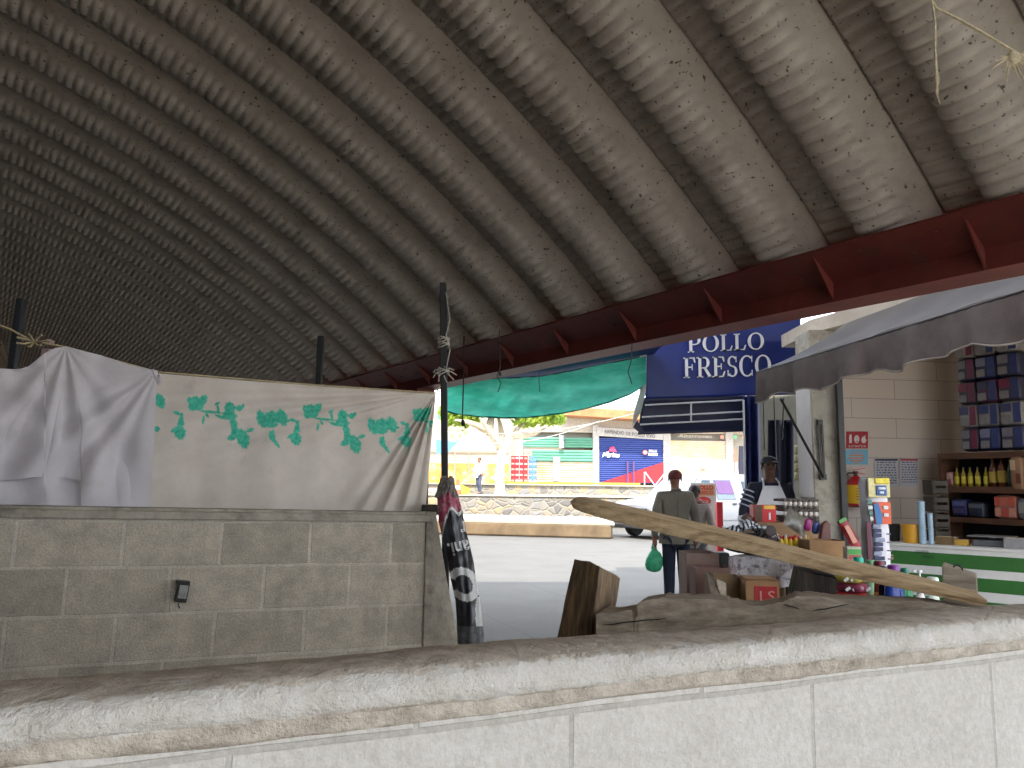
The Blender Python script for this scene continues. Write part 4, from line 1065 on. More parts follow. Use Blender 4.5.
def chicken_stall():
    Y = 9.5
    t = thing('chicken_stall_awning', W(720, 430, Y), 'dark blue stall awning lettered POLLO FRESCO in white', 'awning')
    a = [W(646, 338, Y), W(645, 398, Y), W(700, 398.5, Y), W(745, 396.5, Y), W(800, 395, Y), W(801, 300, Y), W(700, 318, Y)]
    def fn(u, v):
        px = 646+u*155; yt = 338-u*36; yb = 398-u*4; p = W(px, yt+(yb-yt)*v, Y); p.y += .03*sin(u*9)*sin(pi*v)+.05*v*v; return p
    mb = MB(); mb.grid(fn, 60, 30); mb.build('banner', BLUE, t, smooth=80, solid=.006)
    # lettering
    mb = MB(); serif(mb, 'POLLO', W(726, 342.5, Y-.05), 78/770*Y, 17/770*Y, .06); serif(mb, 'FRESCO', W(727.5, 366.5, Y-.05), 89/770*Y, 21/770*Y, .045)
    mb.build('white_lettering', M((235, 235, 238), .6, .03), t, smooth=0, solid=.004)
    # lower flap with white tube frame and white folded end
    def fl(u, v):
        x0 = 638+4*(1-v); px = x0+u*(745-x0); y0 = 398-2*u; y1 = 434.5-3*u; p = W(px, y0+(y1-y0)*v, Y+.05+.35*v*0+.3*sin(pi*v)*.2); return p
    mb = MB(); mb.grid(fl, 30, 12); mb.build('lower_flap', NAVY, t, smooth=80, solid=.006)
    mb = MB()
    for (x0, y0), (x1, y1) in (((645, 405), (744, 400)), ((642, 417), (744, 411.5)), ((640, 424.5), (744, 419)), ((691, 403), (691, 421)), ((744.5, 396), (744.5, 422))): mb.tube([W(x0, y0, Y-.06), W(x1, y1, Y-.06)], .011, 7)
    mb.build('tube_frame', WHT, t)
    mb = MB(); mb.prism([W(640, 350, Y-.03), W(647, 350, Y-.03), W(646, 392, Y-.03), W(641, 412, Y-.05), W(632, 427, Y), W(634, 412, Y), W(640, 392, Y)], (0, .02, 0)); mb.build('white_folded_end', M((214, 216, 214), .8), t, smooth=0)
    mb = MB(); mb.prism([W(633, 427, Y-.01), W(637, 420, Y-.01), W(646, 434, Y-.01), W(640, 433, Y-.01)], (0, .02, 0)); mb.build('dark_corner', NAVY, t, smooth=0)
    # canopy sheet behind the banner and its posts
    mb = MB(); b0 = W(646, 338, Y); b1 = W(801, 302, Y); mb.prism([b0, b1, b1+Vector((.1, 2.3, .1)), b0+Vector((.1, 2.3, .1))], (0, 0, .02)); mb.build('top_sheet', BLUE, t, smooth=0)
    for px, yy in ((640.5, 11.7), (749, 9.62), (800, 11.8)):
        p = W(px, 400, yy)
        if px < 700: p.x = 2.2+.1; continue
        mb = MB(); mb.bar((p.x, p.y, 0), (p.x, p.y, 3.2), .04); mb.build('post', WHT, t)
    # hanging curtain
    t2 = None
    def cu(u, v):
        px = interp([(0, 743.5), (1, 760)], u) + 3*v; p = W(px, 396+v*170, 9.3+.04*sin(u*14)); return p
    mb = MB(); mb.grid(cu, 24, 24); tag(mb.build('navy_curtain', M((14, 30, 92), .6, .2, 3), smooth=80, solid=.006), 'navy curtain hanging at the right end of the chicken stall', 'curtain')
    mb = MB(); mb.bar(W(743.5, 400, 9.25), W(747, 560, 9.25), .02); tag(mb.build('awning_post', WHT), 'thin pale pole along the left edge of the navy curtain', 'pole')
    def cu2(u, v):
        p = W(768+u*26, 420+v*110, 10.4+.05*sin(u*12)); return p
    mb = MB(); mb.grid(cu2, 20, 10); tag(mb.build('dark_drape', M((16, 20, 44), .7, .2, 3), smooth=80, solid=.006), 'dark drape hanging behind the person in the white apron', 'curtain')
chicken_stall()
# ================================================================== PEOPLE
def people():
    jk = M((116, 110, 98), .85, .12, 6, bump=.3, bscale=30, name='khaki_jacket'); jn = M((26, 34, 52), .85, .15, 8, name='dark_jeans')
    X = (675-512)/770*9.6
    down = {'L': ((-.148, -.01, .645), (-.150, .015, .500), (.05, .05, -1)), 'R': ((.145, -.015, .645), (.150, .035, .510), (-.05, .2, -1))}
    t, P, J, H = person((X, 9.6, 0), 0, 1.71, 'man seen from behind in a khaki jacket, dark jeans and dark red cap', SKIN, None, jk, jn, M((30, 26, 24), .6), down, coat=True)
    # knitted cap
    mb = MB(); c = P(0, -.004, .950); rings = []
    for q in range(9):
        a = radians(-32 + 120*q/8); rings.append([c+Vector((.051*H*cos(a)*cos(th), .061*H*cos(a)*sin(th), .046*H*sin(a))) for th in np.linspace(0, 2*pi, 18, False)])
    mb.loft(rings); mb.build('cap', M((98, 46, 42), .9, .2, 40), t, smooth=80)
    mb = MB(); mb.blob(P(0, .068, .945), (.045*H, .035*H, .006*H), 14, 6); mb.build('cap_peak', M((80, 28, 32), .9), t, smooth=80)
    # seams: centre back seam and collar of the jacket
    mb = MB(); mb.tube([P(-.030, -.040, .850), P(0, -.046, .856), P(.030, -.040, .850)], .010*H, 8); mb.build('jacket_collar', jk, t, smooth=80)
    # green bag
    h = J['palmL'][0]; g = M((90, 190, 150), .35, .2, 14, trans=.45, name='green_plastic')
    mb = MB(); rings = []
    zt = h.z-.03
    for k, (dz, r) in enumerate(((0, .015), (-.04, .03), (-.09, .075), (-.16, .10), (-.23, .105), (-.29, .08), (-.31, .03))):
        rings.append([Vector((h.x-.01+r*(1+.14*sin(3*a+k))*cos(a), h.y+r*.75*(1+.12*sin(5*a+k*2))*sin(a), zt+dz)) for a in np.linspace(0, 2*pi, 20, False)])
    mb.loft(rings)
    bt = thing('plastic_bag', (h.x, h.y, zt-.31), 'green plastic bag hanging from the left hand of the man in khaki', 'bag'); mb.build('pouch', g, bt, smooth=80)
    for s_ in (-1, 1): mb = MB(); mb.tube([Vector((h.x-.01+s_*.03, h.y, zt-.04)), Vector((h.x-.01+s_*.02, h.y, zt+.02)), Vector((h.x, h.y, zt+.05))], .008, 6); mb.build('handle', g, bt)
    X = (694.5-512)/770*10.5
    arms = {'L': ((-.13, .02, .64), (-.10, .12, .60), (.3, 1, .1)), 'R': ((.140, .0, .64), (.165, .10, .60), (.2, 1, -.5))}
    t, P, J, H = person((X, 10.5, 0), radians(-28), 1.53, 'shorter dark haired woman in a pale top right of the man in khaki', SKIN, M((40, 26, 26), .6), M((168, 156, 150), .85, .15, 12), M((120, 118, 120), .85), M((50, 46, 44), .6), arms)
    mb = MB(); c = P(0, -.045, .925); mb.blob(c, (.040*H, .03*H, .05*H), 12, 8); mb.build('hair_bun', M((40, 26, 26), .6), t, smooth=80)
    mb = MB(); mb.tube([P(.05*cos(a), .045*sin(a), .842+.006*sin(a)) for a in np.linspace(0, 2*pi, 16)], .013*H, 8); mb.build('red_collar', M((120, 50, 56), .8), t, smooth=80)
    X = (769-512)/770*8.85
    dk = M((24, 28, 48), .8, .2, 9, name='navy_sweater')
    arms = {'R': ((.165, .02, .66), (.168, .07, .52), (0, .1, -1)), 'L': ((-.13, .0, .65), (-.08, .11, .60), (.5, 1, 0))}
    t, P, J, H = person((X, 8.85, 0), pi-.15, 1.86, 'person in a dark cap, navy sweater and long white apron tending the stall', M((96, 66, 52), .6), M((18, 16, 18), .7), dk, M((30, 32, 40), .8), M((26, 26, 26), .5), arms)
    def ap(u, v):
        z = .815-.52*v; w_ = interp([(0, .05), (.2, .09), (.4, .14), (1, .18)], v); x = (u-.5)*2*w_
        y = interp([(0, .075), (.2, .092), (.5, .105), (1, .12)], v) - .55*abs(x)**1.7*4*.25 + .004*sin(u*20)*v
        return P(x, y, z)
    mb = MB(); mb.grid(ap, 24, 24); mb.build('apron', M((214, 214, 218), .6, .06, 4), t, smooth=80, solid=.006)
    mb = MB(); 
    for s_ in (-1, 1): mb.tube([P(s_*.05, .075, .79), P(s_*.045, .045, .835), P(s_*.04, -.02, .86)], .006*H, 6)
    mb.build('apron_strap', M((200, 200, 204), .7), t)
    mb = MB(); c = P(0, .0, .955); rings = []
    for q in range(8):
        a = radians(-5 + 93*q/7); rings.append([c+Vector((.053*H*cos(a)*cos(th), .062*H*cos(a)*sin(th), .042*H*sin(a))) for th in np.linspace(0, 2*pi, 18, False)])
    mb.loft(rings); mb.blob(P(0, .075, .955), (.042*H, .036*H, .005*H), 14, 6); mb.build('cap', M((22, 22, 28), .7), t, smooth=80)
    # pale pattern bands on the sleeve at the left of the picture and a pale glove
    for k, f in enumerate((.15, .35, .55, .75)):
        a = J['shR'][0].lerp(J['elR'][0], f); b = J['shR'][0].lerp(J['elR'][0], f+.05); mb = MB(); mb.tube([a, b], (.049-.012*f)*H, 14); mb.build('sleeve_band', M((176, 184, 200), .8), t, smooth=80)
    mb = MB(); mb.tube([J['elR'][0].lerp(J['wrR'][0], .25), J['wrR'][0]], [.036*H, .028*H], 12); mb.build('glove_cuff', M((206, 210, 214), .5), t, smooth=80)
    mb = MB(); h = J['palmR'][0]; mb.blob(h+Vector((.01, -.03, -.04)), (.035, .03, .06), 12, 8, e=.8); mb.blob(h+Vector((.01, -.03, .03)), (.014, .014, .03), 8, 6)
    tag(mb.build('green_bottle', M((30, 140, 100), .3)), 'small green bottle in the gloved hand of the person with the apron', 'bottle')
    Y = 34; p = W(480, 498, Y); z0 = 1.09
    p.y = 29.9; p.x = (480.5-512)/770*29.9
    legs = {'L': ((-.05, .06, .285), (-.056, .02, .045)), 'R': ((.05, .0, .285), (.056, -.13, .07))}
    arms = {'L': ((-.13, -.04, .66), (-.13, .04, .56), (0, .6, -1)), 'R': ((.13, .02, .66), (.12, .12, .60), (0, 1, .1))}
    person((p.x, p.y, z0), radians(150), 1.42, 'distant person in white shirt and dark trousers on the terrace left of the tree', SKIN, M((60, 50, 48), .8), M((236, 238, 242), .8, .04), M((66, 76, 98), .8), M((50, 50, 54), .6), arms, legs)
people()
# ================================================================== CORNER SHOP
CREAM = M((212, 202, 186), .85, .08, 3, bump=.25, bscale=30, dirt=((190, 178, 160), 2), name='cream_paint')
def shop():
    s = NT('painted_block'); sep = s.n('SeparateXYZ', Vector=s.co)
    cb = s.n('CombineXYZ', X=sep.outputs['X'], Y=sep.outputs['Z'], Z=0.0)
    br = s.n('TexBrick', Vector=cb.outputs[0], Color1=lin((206, 194, 184)), Color2=lin((200, 190, 180)), Mortar=lin((150, 142, 134)), Scale=1, Mortar_Size=.004, Brick_Width=1.1, Row_Height=.232)
    s.color(br.outputs['Color']); s.rough(.8); s.bump(s.math('SUBTRACT', 1, br.outputs['Fac']), .4, .01)
    a = Vector((3.45, 8.95, 0)); b = Vector((6.1, 9.25, 0)); d = b-a
    mb = MB(); mb.box((d.length/2, .08, 1.6), (d.length, .16, 3.2)); o = mb.build('wall_shop', s.m, origin=(0, 0, 0)); o.location = a; o.rotation_euler = (0, 0, atan2(d.y, d.x)); struct(o)
    mb = MB(); mb.box((6.05, 7.1, 1.6), (.15, 4.4, 3.2)); o = mb.build('wall_right', CREAM); struct(o)
    c, sz = PB(815, 400, 840, 500, 8.2, .42); mb = MB(); mb.box((c.x, c.y, 1.6), (sz[0], .42, 3.2))
    pm = M((176, 171, 158), .85, .12, 6, bump=.3, bscale=30, dirt=((136, 126, 112), 7), name='pillar_plaster')
    t = thing('pillar', (c.x, c.y, 0), 'dirty cream concrete pillar at the corner of the shop', 'pillar'); mb.build('shaft', pm, t, bevel=.012)
    mb = MB(); mb.box((c.x-sz[0]/2-.004, c.y+.01, 2.05), (.008, .40, 1.3)); mb.build('sunlit_white_face', M((222, 216, 212), .7, .04), t)  # white left face, its sunlit brightness put into the colour
    for px0, py0, px1, py1, q in ((812, 434, 802, 436, 0),): pass
    mb = MB(); mb.bar(W(818, 424, 8.17), W(821, 476, 8.17), .018, .014); mb.bar(W(822, 424, 8.17), W(824.5, 476, 8.17), .018, .014); mb.box(W(820, 422, 8.16), (.05, .03, .05)); mb.box(W(823, 477, 8.15), (.06, .05, .06)); mb.build('awning_bracket', BLACKP, t)
    mb = MB(); p = W(841.5, 450, 8.12); mb.bar((p.x, 8.12, 0), (p.x, 8.12, 3.0), .058); mb.box((p.x, 8.12, .01), (.14, .14, .02)); tag(mb.build('black_pipe', BLACKP), 'black square post standing against the right edge of the pillar', 'post')
    # lintel, slab over the shop, floor kerb
    mb = MB(); a = Vector((3.62, 8.3, 3.55)); b = Vector((4.75, 4.4, 3.55)); mb.bar(a, b, .18, 1.3); struct(mb.build('wall_upper', M((226, 228, 232), .7, .05, 2)))
    mb = MB(); mb.prism([(3.3, 8.4, 3.2), (4.6, 4.6, 3.2), (6.2, 4.6, 3.2), (6.2, 9.4, 3.2), (3.3, 9.3, 3.2)], (0, 0, .15)); struct(mb.build('shop_ceiling', CREAM))
    mb = MB(); mb.box((4.75, 12.1, 1.55), (1.9, .15, 3.1)); struct(mb.build('wall_behind', M((120, 118, 106), .85, .12, 3)))
    # shelf unit seen behind the drape: pale sacks
    for k in range(4):
        c, sz = PB(796.5, 445+9*k, 803, 453.5+9*k, 10.9, .25); mb = MB(); mb.blob(c, (sz[0]*.6, .12, sz[2]*.5), 14, 8, e=.6)
        tag(mb.build('sack', M((150, 144, 104), .85)), 'pale sack in the gap left of the pillar, %s of the stack' % ['topmost', 'second from the top', 'third from the top', 'lowest'][k], 'sack', 'sacks left of the pillar')
    mb = MB(); c, sz = PB(795.5, 482, 806, 500, 10.85, .35); mb.box((c.x, c.y, .66), (.5, .45, 1.32)); tag(mb.build('plinth', M((100, 96, 92), .8), bevel=.01), 'dim plinth under the pale sacks left of the pillar', 'plinth')
    # ---- awning
    FL = W(757, 372, 7.6); FR = W(1034, 287, 4.7)
    t = thing('shop_awning', (FL+FR)/2, 'grey brown fabric awning with a wavy valance over the corner shop', 'awning')
    am = M((104, 94, 92), .85, .16, 5, bump=.25, bscale=40, trans=.12, name='awning_cloth'); gm = M((126, 124, 126), .35, .1, 2.5, name='awning_top')
    off = Vector((1.22, .34, .70))
    def topf(u, v): p = FL.lerp(FR, u)+off*v; p.z += -.06*sin(pi*v) + .012*sin(u*24)*(1-v); return p
    mb = MB(); mb.grid(topf, 60, 16); mb.build('top_sheet', gm, t, smooth=80, solid=.004)
    wob = lambda u: .030*sin(u*31)+.02*sin(u*57+1)+.012*sin(u*97)
    nrm = Vector((-.96, -.27, 0))
    def val(u, v):
        p = FL.lerp(FR, u); h = .30+.02*sin(u*19+2)+.016*sin(u*43); p.z -= h*v; return p+nrm*(wob(u)*v+.01)
    mb = MB(); mb.grid(val, 220, 12); mb.build('valance', am, t, smooth=80, solid=.003)
    mb = MB(); mb.grid(lambda u, v: val(u, .955+.045*v)+nrm*.004, 220, 1); mb.build('valance_hem', M((146, 138, 130), .8), t, smooth=80, solid=.003)
    mb = MB(); mb.tube([FL+nrm*.008+(FR-FL)*k/60+Vector((0, 0, -.012+.004*(k % 2))) for k in range(61)], .008, 6); mb.build('front_rod', M((40, 38, 40), .5), t)
    mb = MB(); mb.tube([W(781, 399, 7.55), W(823, 477, 8.1)], .014, 8); mb.build('strut', BLACKP, t)
    for x0, y0, x1, y1 in ((763.5, 402, 764.5, 450), (774, 396, 776, 460), (784, 398, 782, 440)): mb = MB(); mb.tube([W(x0, y0, 8.9), W(x1, y1, 8.95)], .008, 6); mb.build('cord', BLACKP, t)
    # ---- notices, extinguisher
    def plate(nm, x0, y0, x1, y1, mat, lab, cat, Y=8.93, par=None):
        Y = 8.95+((x0+x1)/2-512)/770*0+.0
        a_ = Vector((3.45, 8.95, 0)); n_ = Vector((-(9.25-8.95), 6.1-3.45, 0)).normalized()
        P4 = [hit(x, y, a_-n_*.012, n_) for x, y in ((x0, y1), (x1, y1), (x1, y0), (x0, y0))]
        mb = MB(); mb.prism(P4, n_*.008); o = mb.build(nm, mat, par, smooth=0)
        if lab: tag(o, lab, cat)
        return o, P4, n_
    red = M((166, 26, 40), .5, .05)
    def glyphs(par, P4, n_, items, mat, nm='white_print'):
        mb = MB(); o_ = P4[0]; ex = P4[1]-P4[0]; ey = P4[3]-P4[0]
        for it in items:
            if it[0] == 'r': _, x0, y0, x1, y1 = it; q = [(x0, y0), (x1, y0), (x1, y1), (x0, y1)]; mb.add([o_+ex*a+ey*b-n_*.003 for a, b in q], [(0, 1, 2, 3)])
            elif it[0] == 'p': mb.add([o_+ex*a+ey*b-n_*.003 for a, b in it[1]], [tuple(range(len(it[1])))])
            elif it[0] == 'c': _, cx, cy, rx, ry = it; mb.add([o_+ex*(cx+rx*cos(a))+ey*(cy+ry*sin(a))-n_*.003 for a in np.linspace(0, 2*pi, 16, False)], [tuple(range(16))])
            elif it[0] == 't': text_on(mb, it[1], o_+ex*it[2]+ey*it[3]-n_*.001, ex, ey, it[4]*ex.length, it[5]*ey.length, ext=.002)
        mb.build(nm, mat, par, smooth=0)
    wm = M((224, 214, 214), .6)
    o, P4, n_ = plate('fire_sign', 846.5, 431.5, 868, 448.5, red, 'red sign with white fire equipment symbols above the extinguisher', 'sign')
    glyphs(o, P4, n_, [('r', .12, .32, .24, .72), ('c', .18, .75, .05, .09), ('c', .47, .55, .12, .24), ('p', [(.72, .32), (.86, .32), (.93, .50), (.86, .60), (.88, .80), (.78, .66), (.76, .74), (.68, .52)]), ('t', 'EXTINTOR', .5, .13, .8, .13)], wm)
    glyphs(o, P4, n_, [('c', .47, .60, .05, .10), ('r', .40, .38, .54, .46)], red, 'red_print')
    o, P4, n_ = plate('instruction_sign', 844.5, 449.5, 868, 464.5, M((110, 176, 204), .5, .04), 'light blue sign with orange lettering under the red fire sign', 'sign')
    glyphs(o, P4, n_, [('t', 'EXTINTOR', .5, .80, .5, .14), ('r', .2, .56, .8, .66), ('r', .16, .38, .84, .48), ('r', .24, .20, .78, .30), ('r', .4, .06, .6, .14)], M((206, 132, 96), .6), 'orange_print')
    for (x0, x1, y1, hd_, lab) in ((874.5, 898, 487, (56, 60, 84), 'white printed notice with dark blue heading, left of two on the shop wall'), (900, 918, 486, (176, 60, 66), 'white printed notice with red heading, right of two on the shop wall')):
        o, P4, n_ = plate('notice', x0, 458.5, x1, y1, M((190, 190, 196), .6, .04), lab, 'notice')
        it = [('r', .02, .92, .98, .99)]
        glyphs(o, P4, n_, it, M(hd_, .6), 'heading')
        it = []
        for r_ in range(9):
            y = .84-r_*.09; x = .08
            while x < .9: w_ = random.uniform(.05, .18); it.append(('r', x, y, min(x+w_, .94), y+.045)); x += w_+.05
        glyphs(o, P4, n_, it, M((104, 106, 130), .6), 'small_print')
    Ye = 8.87; c = W(857, 507, Ye); k = Ye/770
    t = thing('fire_extinguisher', c, 'red fire extinguisher with a yellow label hung on the shop wall', 'fire extinguisher')
    rm = M((176, 22, 32), .3, .05)
    mb = MB(); r = 9.2*k; h = 30*k
    mb.lathe(c, [(r*.7, 0), (r, .02), (r, h*.74), (r*.86, h*.86), (r*.42, h*.97), (r*.3, h*1.02)], 22); mb.build('cylinder', rm, t, smooth=50)
    mb = MB(); pr = []
    for q in range(15): a = pi+pi*q/14; pr.append((c.x+(r+.003)*cos(a), c.y+(r+.003)*sin(a)))
    mb.grid(lambda u, v: Vector((pr[int(u*14)][0], pr[int(u*14)][1], c.z+h*(.12+.60*v))), 14, 1); lab = mb.build('yellow_label', M((222, 178, 36), .5, .05), t)
    mb = MB()
    for q in range(5): mb.bar(c+Vector((-.05, -r-.004, h*(.25+.09*q))), c+Vector((.04-.02*(q % 2), -r-.004, h*(.25+.09*q))), .004, .008)
    mb.build('label_print', M((120, 80, 30), .6), lab)
    top = c+Vector((0, 0, h*1.02))
    mb = MB(); mb.lathe(top, [(.022, 0), (.022, .03), (.03, .032), (.03, .05), (.01, .055)], 12); mb.build('valve', M((60, 50, 50), .4, 0, 5, .5), t)
    mb = MB(); mb.bar(top+Vector((-.02, 0, .04)), top+Vector((.10, -.01, .02)), .022, .014); mb.bar(top+Vector((-.02, 0, .065)), top+Vector((.105, -.01, .085)), .022, .012); mb.build('lever', rm, t)
    mb = MB(); mb.tube([top+Vector((-.02, 0, .03)), top+Vector((-.09, -.01, .03)), top+Vector((-.135, -.01, -.04)), top+Vector((-.135, 0, -.2)), top+Vector((-.12, .02, -.3))], .009, 7); mb.build('hose', BLACKP, t, smooth=60)
    # ---- striped counter
    L = W(888, 539, 7.62); R = W(1050, 546, 6.72); L.z = R.z = 0; d = (R-L); n = Vector((-d.y, d.x, 0)).normalized(); ang = atan2(d.y, d.x); H = .955
    t = thing('shop_counter', L.lerp(R, .5)+n*.3, 'white shop counter painted with green horizontal stripes', 'counter')
    g = M((46, 102, 42), .6, .1, 6, name='stripe_green'); wv = M((206, 206, 204), .6, .05, 6, name='stripe_white')
    z = H; i = 0
    mb = MB(); bands = [(.045, 1), (.125, 0), (.075, 1), (.12, 0), (.085, 1), (.125, 0), (.085, 1), (.12, 0), (.16, 1)]
    for hgt, w_ in bands:
        mb.cur = w_; z2 = max(0, z-hgt); mid = L.lerp(R, .5)+n*.02; mb.box((mid.x, mid.y, (z+z2)/2), (d.length, .04, z-z2), (0, 0, ang)); z = z2
    mb.build('front_panel', [g, wv], t)
    mb = MB(); mid = L.lerp(R, .5)+n*.33; mb.box((mid.x, mid.y, H+.012), (d.length+.04, .68, .025), (0, 0, ang)); mb.build('worktop', wv, t, bevel=.004)
    mb = MB(); 
    for e in (0, 1): q = L.lerp(R, e)+n*.34+d.normalized()*(.02-.04*e); mb.box((q.x, q.y, H/2), (.03, .6, H), (0, 0, ang))
    mb.build('side_panel', wv, t)
    mb = MB(); 
    text_on(mb, 'como', hit(922, 552, L-n*.004, n), d.normalized(), (0, 0, 1), .11, .03, .3); text_on(mb, 'siempre', hit(928, 557, L-n*.004, n), d.normalized(), (0, 0, 1), .10, .03, .3)
    mb.build('scribble', M((30, 40, 34), .7), t, smooth=0)
    def on(px, back):           # a spot on the counter seen under a given column of the picture
        q = hit(px, 560, L+n*back, n); return Vector((q.x, q.y, H+.0255))
    k = 7.4/770
    # black and yellow buckets
    def bucket(px, back, r, h, m, lab):
        c = on(px, back); t = thing('bucket', c, lab, 'bucket'); mb = MB(); mb.lathe(c, [(r*.82, 0), (r, h), (r*1.05, h), (r*1.05, h-.012), (r*.97, h-.012), (r*.8, .01)], 22); mb.build('pail', m, t, smooth=50)
        mb = MB(); mb.tube([c+Vector((r*1.03*cos(a), -r*.3*sin(a)-.0, h-.02-.5*r*sin(a))) for a in np.linspace(0, pi, 12)], .003, 5); mb.build('handle', M((150, 150, 150), .4), t)
    bucket(896, .30, .055, .17, M((40, 46, 50), .5), 'dark bucket on the left end of the striped counter')
    bucket(913, .16, .095, .175, M((206, 150, 40), .5, .05), 'yellow bucket standing on the striped counter')
    # stacks of cups
    def cups(px, back, r, h, n_, lab):
        c = on(px, back); t = thing('cup_stack', c, lab, 'cups')
        for q in range(n_):
            zz = c.z + h*q/n_; mb = MB(); mb.lathe((c.x, c.y, zz), [(r*.8, 0), (r, h/n_*.9), (r*1.08, h/n_*.9), (r*1.08, h/n_*1.05), (r*.9, h/n_*1.05)], 14); mb.build('cup', M((170, 196, 214), .35), t, smooth=40)
    cups(924, .10, .034, .40, 14, 'tall stack of pale blue plastic cups on the striped counter'); cups(932.5, .10, .024, .29, 12, 'shorter stack of pale cups beside the tall cup stack')
    # scale
    c = on(994, .34); t = thing('scale', c, 'flat grey weighing scale on the striped counter', 'scale'); gm_ = M((150, 152, 156), .35, .05, 5, .6)
    mb = MB(); mb.box(c+Vector((0, 0, .03)), (.30, .26, .06), (0, 0, ang), .92); mb.build('base', M((90, 92, 96), .5), t, bevel=.01)
    mb = MB(); mb.box(c+Vector((0, 0, .09)), (.36, .28, .012), (0, 0, ang)); mb.build('tray', gm_, t, bevel=.004)
    mb = MB(); mb.lathe(c+Vector((0, 0, .06)), [(.03, 0), (.03, .03)], 12); mb.build('stem', gm_, t)
    for px, w_, h_, col, lab in ((948, .17, .07, (120, 96, 66), 'brown cardboard box left of the scale on the striped counter'), (962, .12, .05, (190, 150, 62), 'small tan cardboard box touching the left of the scale'), (1018, .18, .09, (150, 148, 150), 'pale plastic tub right of the scale at the picture edge')):
        c = on(px, .22); t = thing('carton', c, lab, 'box'); mb = MB(); mb.box(c+Vector((0, 0, h_/2)), (w_, .14, h_), (0, 0, ang)); mb.build('body', M(col, .8, .12), t, bevel=.003)
        mb = MB(); mb.box(c+Vector((0, 0, h_+.002)), (w_*.96, .045, .004), (0, 0, ang)); mb.build('tape', M((190, 176, 140), .4), t)
    # ---- dark timber shelf unit
    SL = W(941, 500, 8.75); SR = W(1040, 500, 7.75); SL.z = SR.z = 0; e = (SR-SL); el_ = e.length; e.normalize(); m_ = Vector((-e.y, e.x, 0)); an = atan2(e.y, e.x)
    t = thing('shelf_unit', SL+e*el_/2+m_*.16, 'dark brown wooden shelf unit stocked with bottles at the right of the shop', 'shelf')
    wd = M((96, 66, 48), .6, .25, 4, stretch=(1, 1, 6), name='brown_wood')
    S = lambda a, b, z: SL+e*a+m_*b+Vector((0, 0, z))
    lv = [.97, 1.20, 1.535, 1.90]
    for zz in lv: mb = MB(); mb.box(S(el_/2, .15, zz-.02), (el_, .30, .035), (0, 0, an)); mb.build('shelf_board', wd, t, bevel=.003)
    mb = MB(); mb.box(S(el_/2, -.005, 1.865), (el_, .02, .07), (0, 0, an)); mb.box(S(el_/2, -.005, 1.50), (el_, .02, .07), (0, 0, an)); mb.box(S(el_/2, -.005, 1.17), (el_, .02, .06), (0, 0, an)); mb.build('front_rail', wd, t, bevel=.003)
    for a_ in (0, el_-.03): mb = MB(); mb.box(S(a_+.015, .15, .95), (.04, .31, 1.90), (0, 0, an)); mb.build('side_board', wd, t, bevel=.003)
    mb = MB(); mb.box(S(el_/2, .30, .95), (el_, .02, 1.88), (0, 0, an)); mb.build('back_board', M((34, 34, 44), .8), t)
    def sp(px): q = hit(px, 480, SL+m_*.07, m_); return (q-SL).dot(e)
    def sbottle(px, z, r, h, body, lblc, lab, cap=(60, 60, 50), b=.07):
        a_ = sp(px); c = S(a_, b, z); t = thing('bottle', c, lab, 'bottle', 'bottles on the top shelf')
        mb = MB(); mb.lathe(c, [(r*.9, 0), (r, .01), (r, h*.58), (r*.8, h*.68), (r*.34, h*.80), (r*.32, h*.92)], 14); mb.build('glass', M(body, .12, .05), t, smooth=50)
        mb = MB(); mb.lathe(c+Vector((0, 0, h*.92)), [(r*.4, 0), (r*.4, h*.08)], 12); mb.build('cap', M(cap, .4), t)
        mb = MB(); mb.lathe(c+Vector((0, 0, h*.14)), [(r*1.02, 0), (r*1.02, h*.38)], 14); mb.build('label', M(lblc, .5), t, smooth=50)
    ords = ['leftmost', 'second', 'third', 'fourth', 'rightmost']
    for i, px in enumerate((957.3, 963.8, 970.6, 978, 986.5)): sbottle(px, 1.535, .027, .21, (150, 132, 40), (214, 196, 60), '%s of the five small yellow bottles on the upper shelf' % ords[i])
    sbottle(993.8, 1.535, .042, .30, (92, 52, 34), (186, 160, 70), 'left one of two larger brown bottles on the upper shelf', (90, 40, 40)); sbottle(1002.8, 1.535, .046, .32, (92, 52, 34), (190, 160, 64), 'right one of two larger brown bottles on the upper shelf', (90, 40, 40))
    sbottle(1010.5, 1.535, .03, .28, (40, 70, 62), (70, 96, 88), 'dark green bottle right of the brown bottles on the upper shelf'); sbottle(1016, 1.535, .03, .29, (50, 66, 74), (84, 96, 100), 'dark blue green bottle at the right end of the upper shelf')
    def pack(px0, px1, z, h, cols, lab, b=.04, d_=.16, cat='packet', grp=None, nm='packet'):
        a0 = sp(px0); a1 = sp(px1); c = S((a0+a1)/2, b+d_/2, z)
        t = thing(nm, c, lab, cat, grp); w_ = a1-a0
        mb = MB(); mb.blob(c+Vector((0, 0, h/2)), (w_/2, d_/2, h/2), 20, 12, (0, 0, an), .35); mb.build('wrapper', M(cols[0], .4, .12, 8), t, smooth=60)
        for i, (u0, v0, u1, v1, cc) in enumerate(cols[1]):
            q = S(a0+w_*(u0+u1)/2, b-.001, z+h*(v0+v1)/2); mb = MB(); mb.box(q, (w_*(u1-u0), .006, h*(v1-v0)), (0, 0, an)); mb.build('printed_panel', M(cc, .4, .1, 20), t, bevel=.002)
    pack(947.5, 954, 1.535, .16, ((180, 130, 130), [(.2, .5, .8, .9, (206, 170, 160)), (.2, .1, .8, .4, (140, 80, 90))]), 'pink packet at the left end of the upper shelf')
    pack(1017.5, 1030, 1.50, .34, ((150, 116, 90), [(.1, .6, .5, .9, (196, 170, 140)), (.5, .2, .9, .5, (120, 70, 50))]), 'speckled brown packet at the right end of the upper shelf', b=-.05)
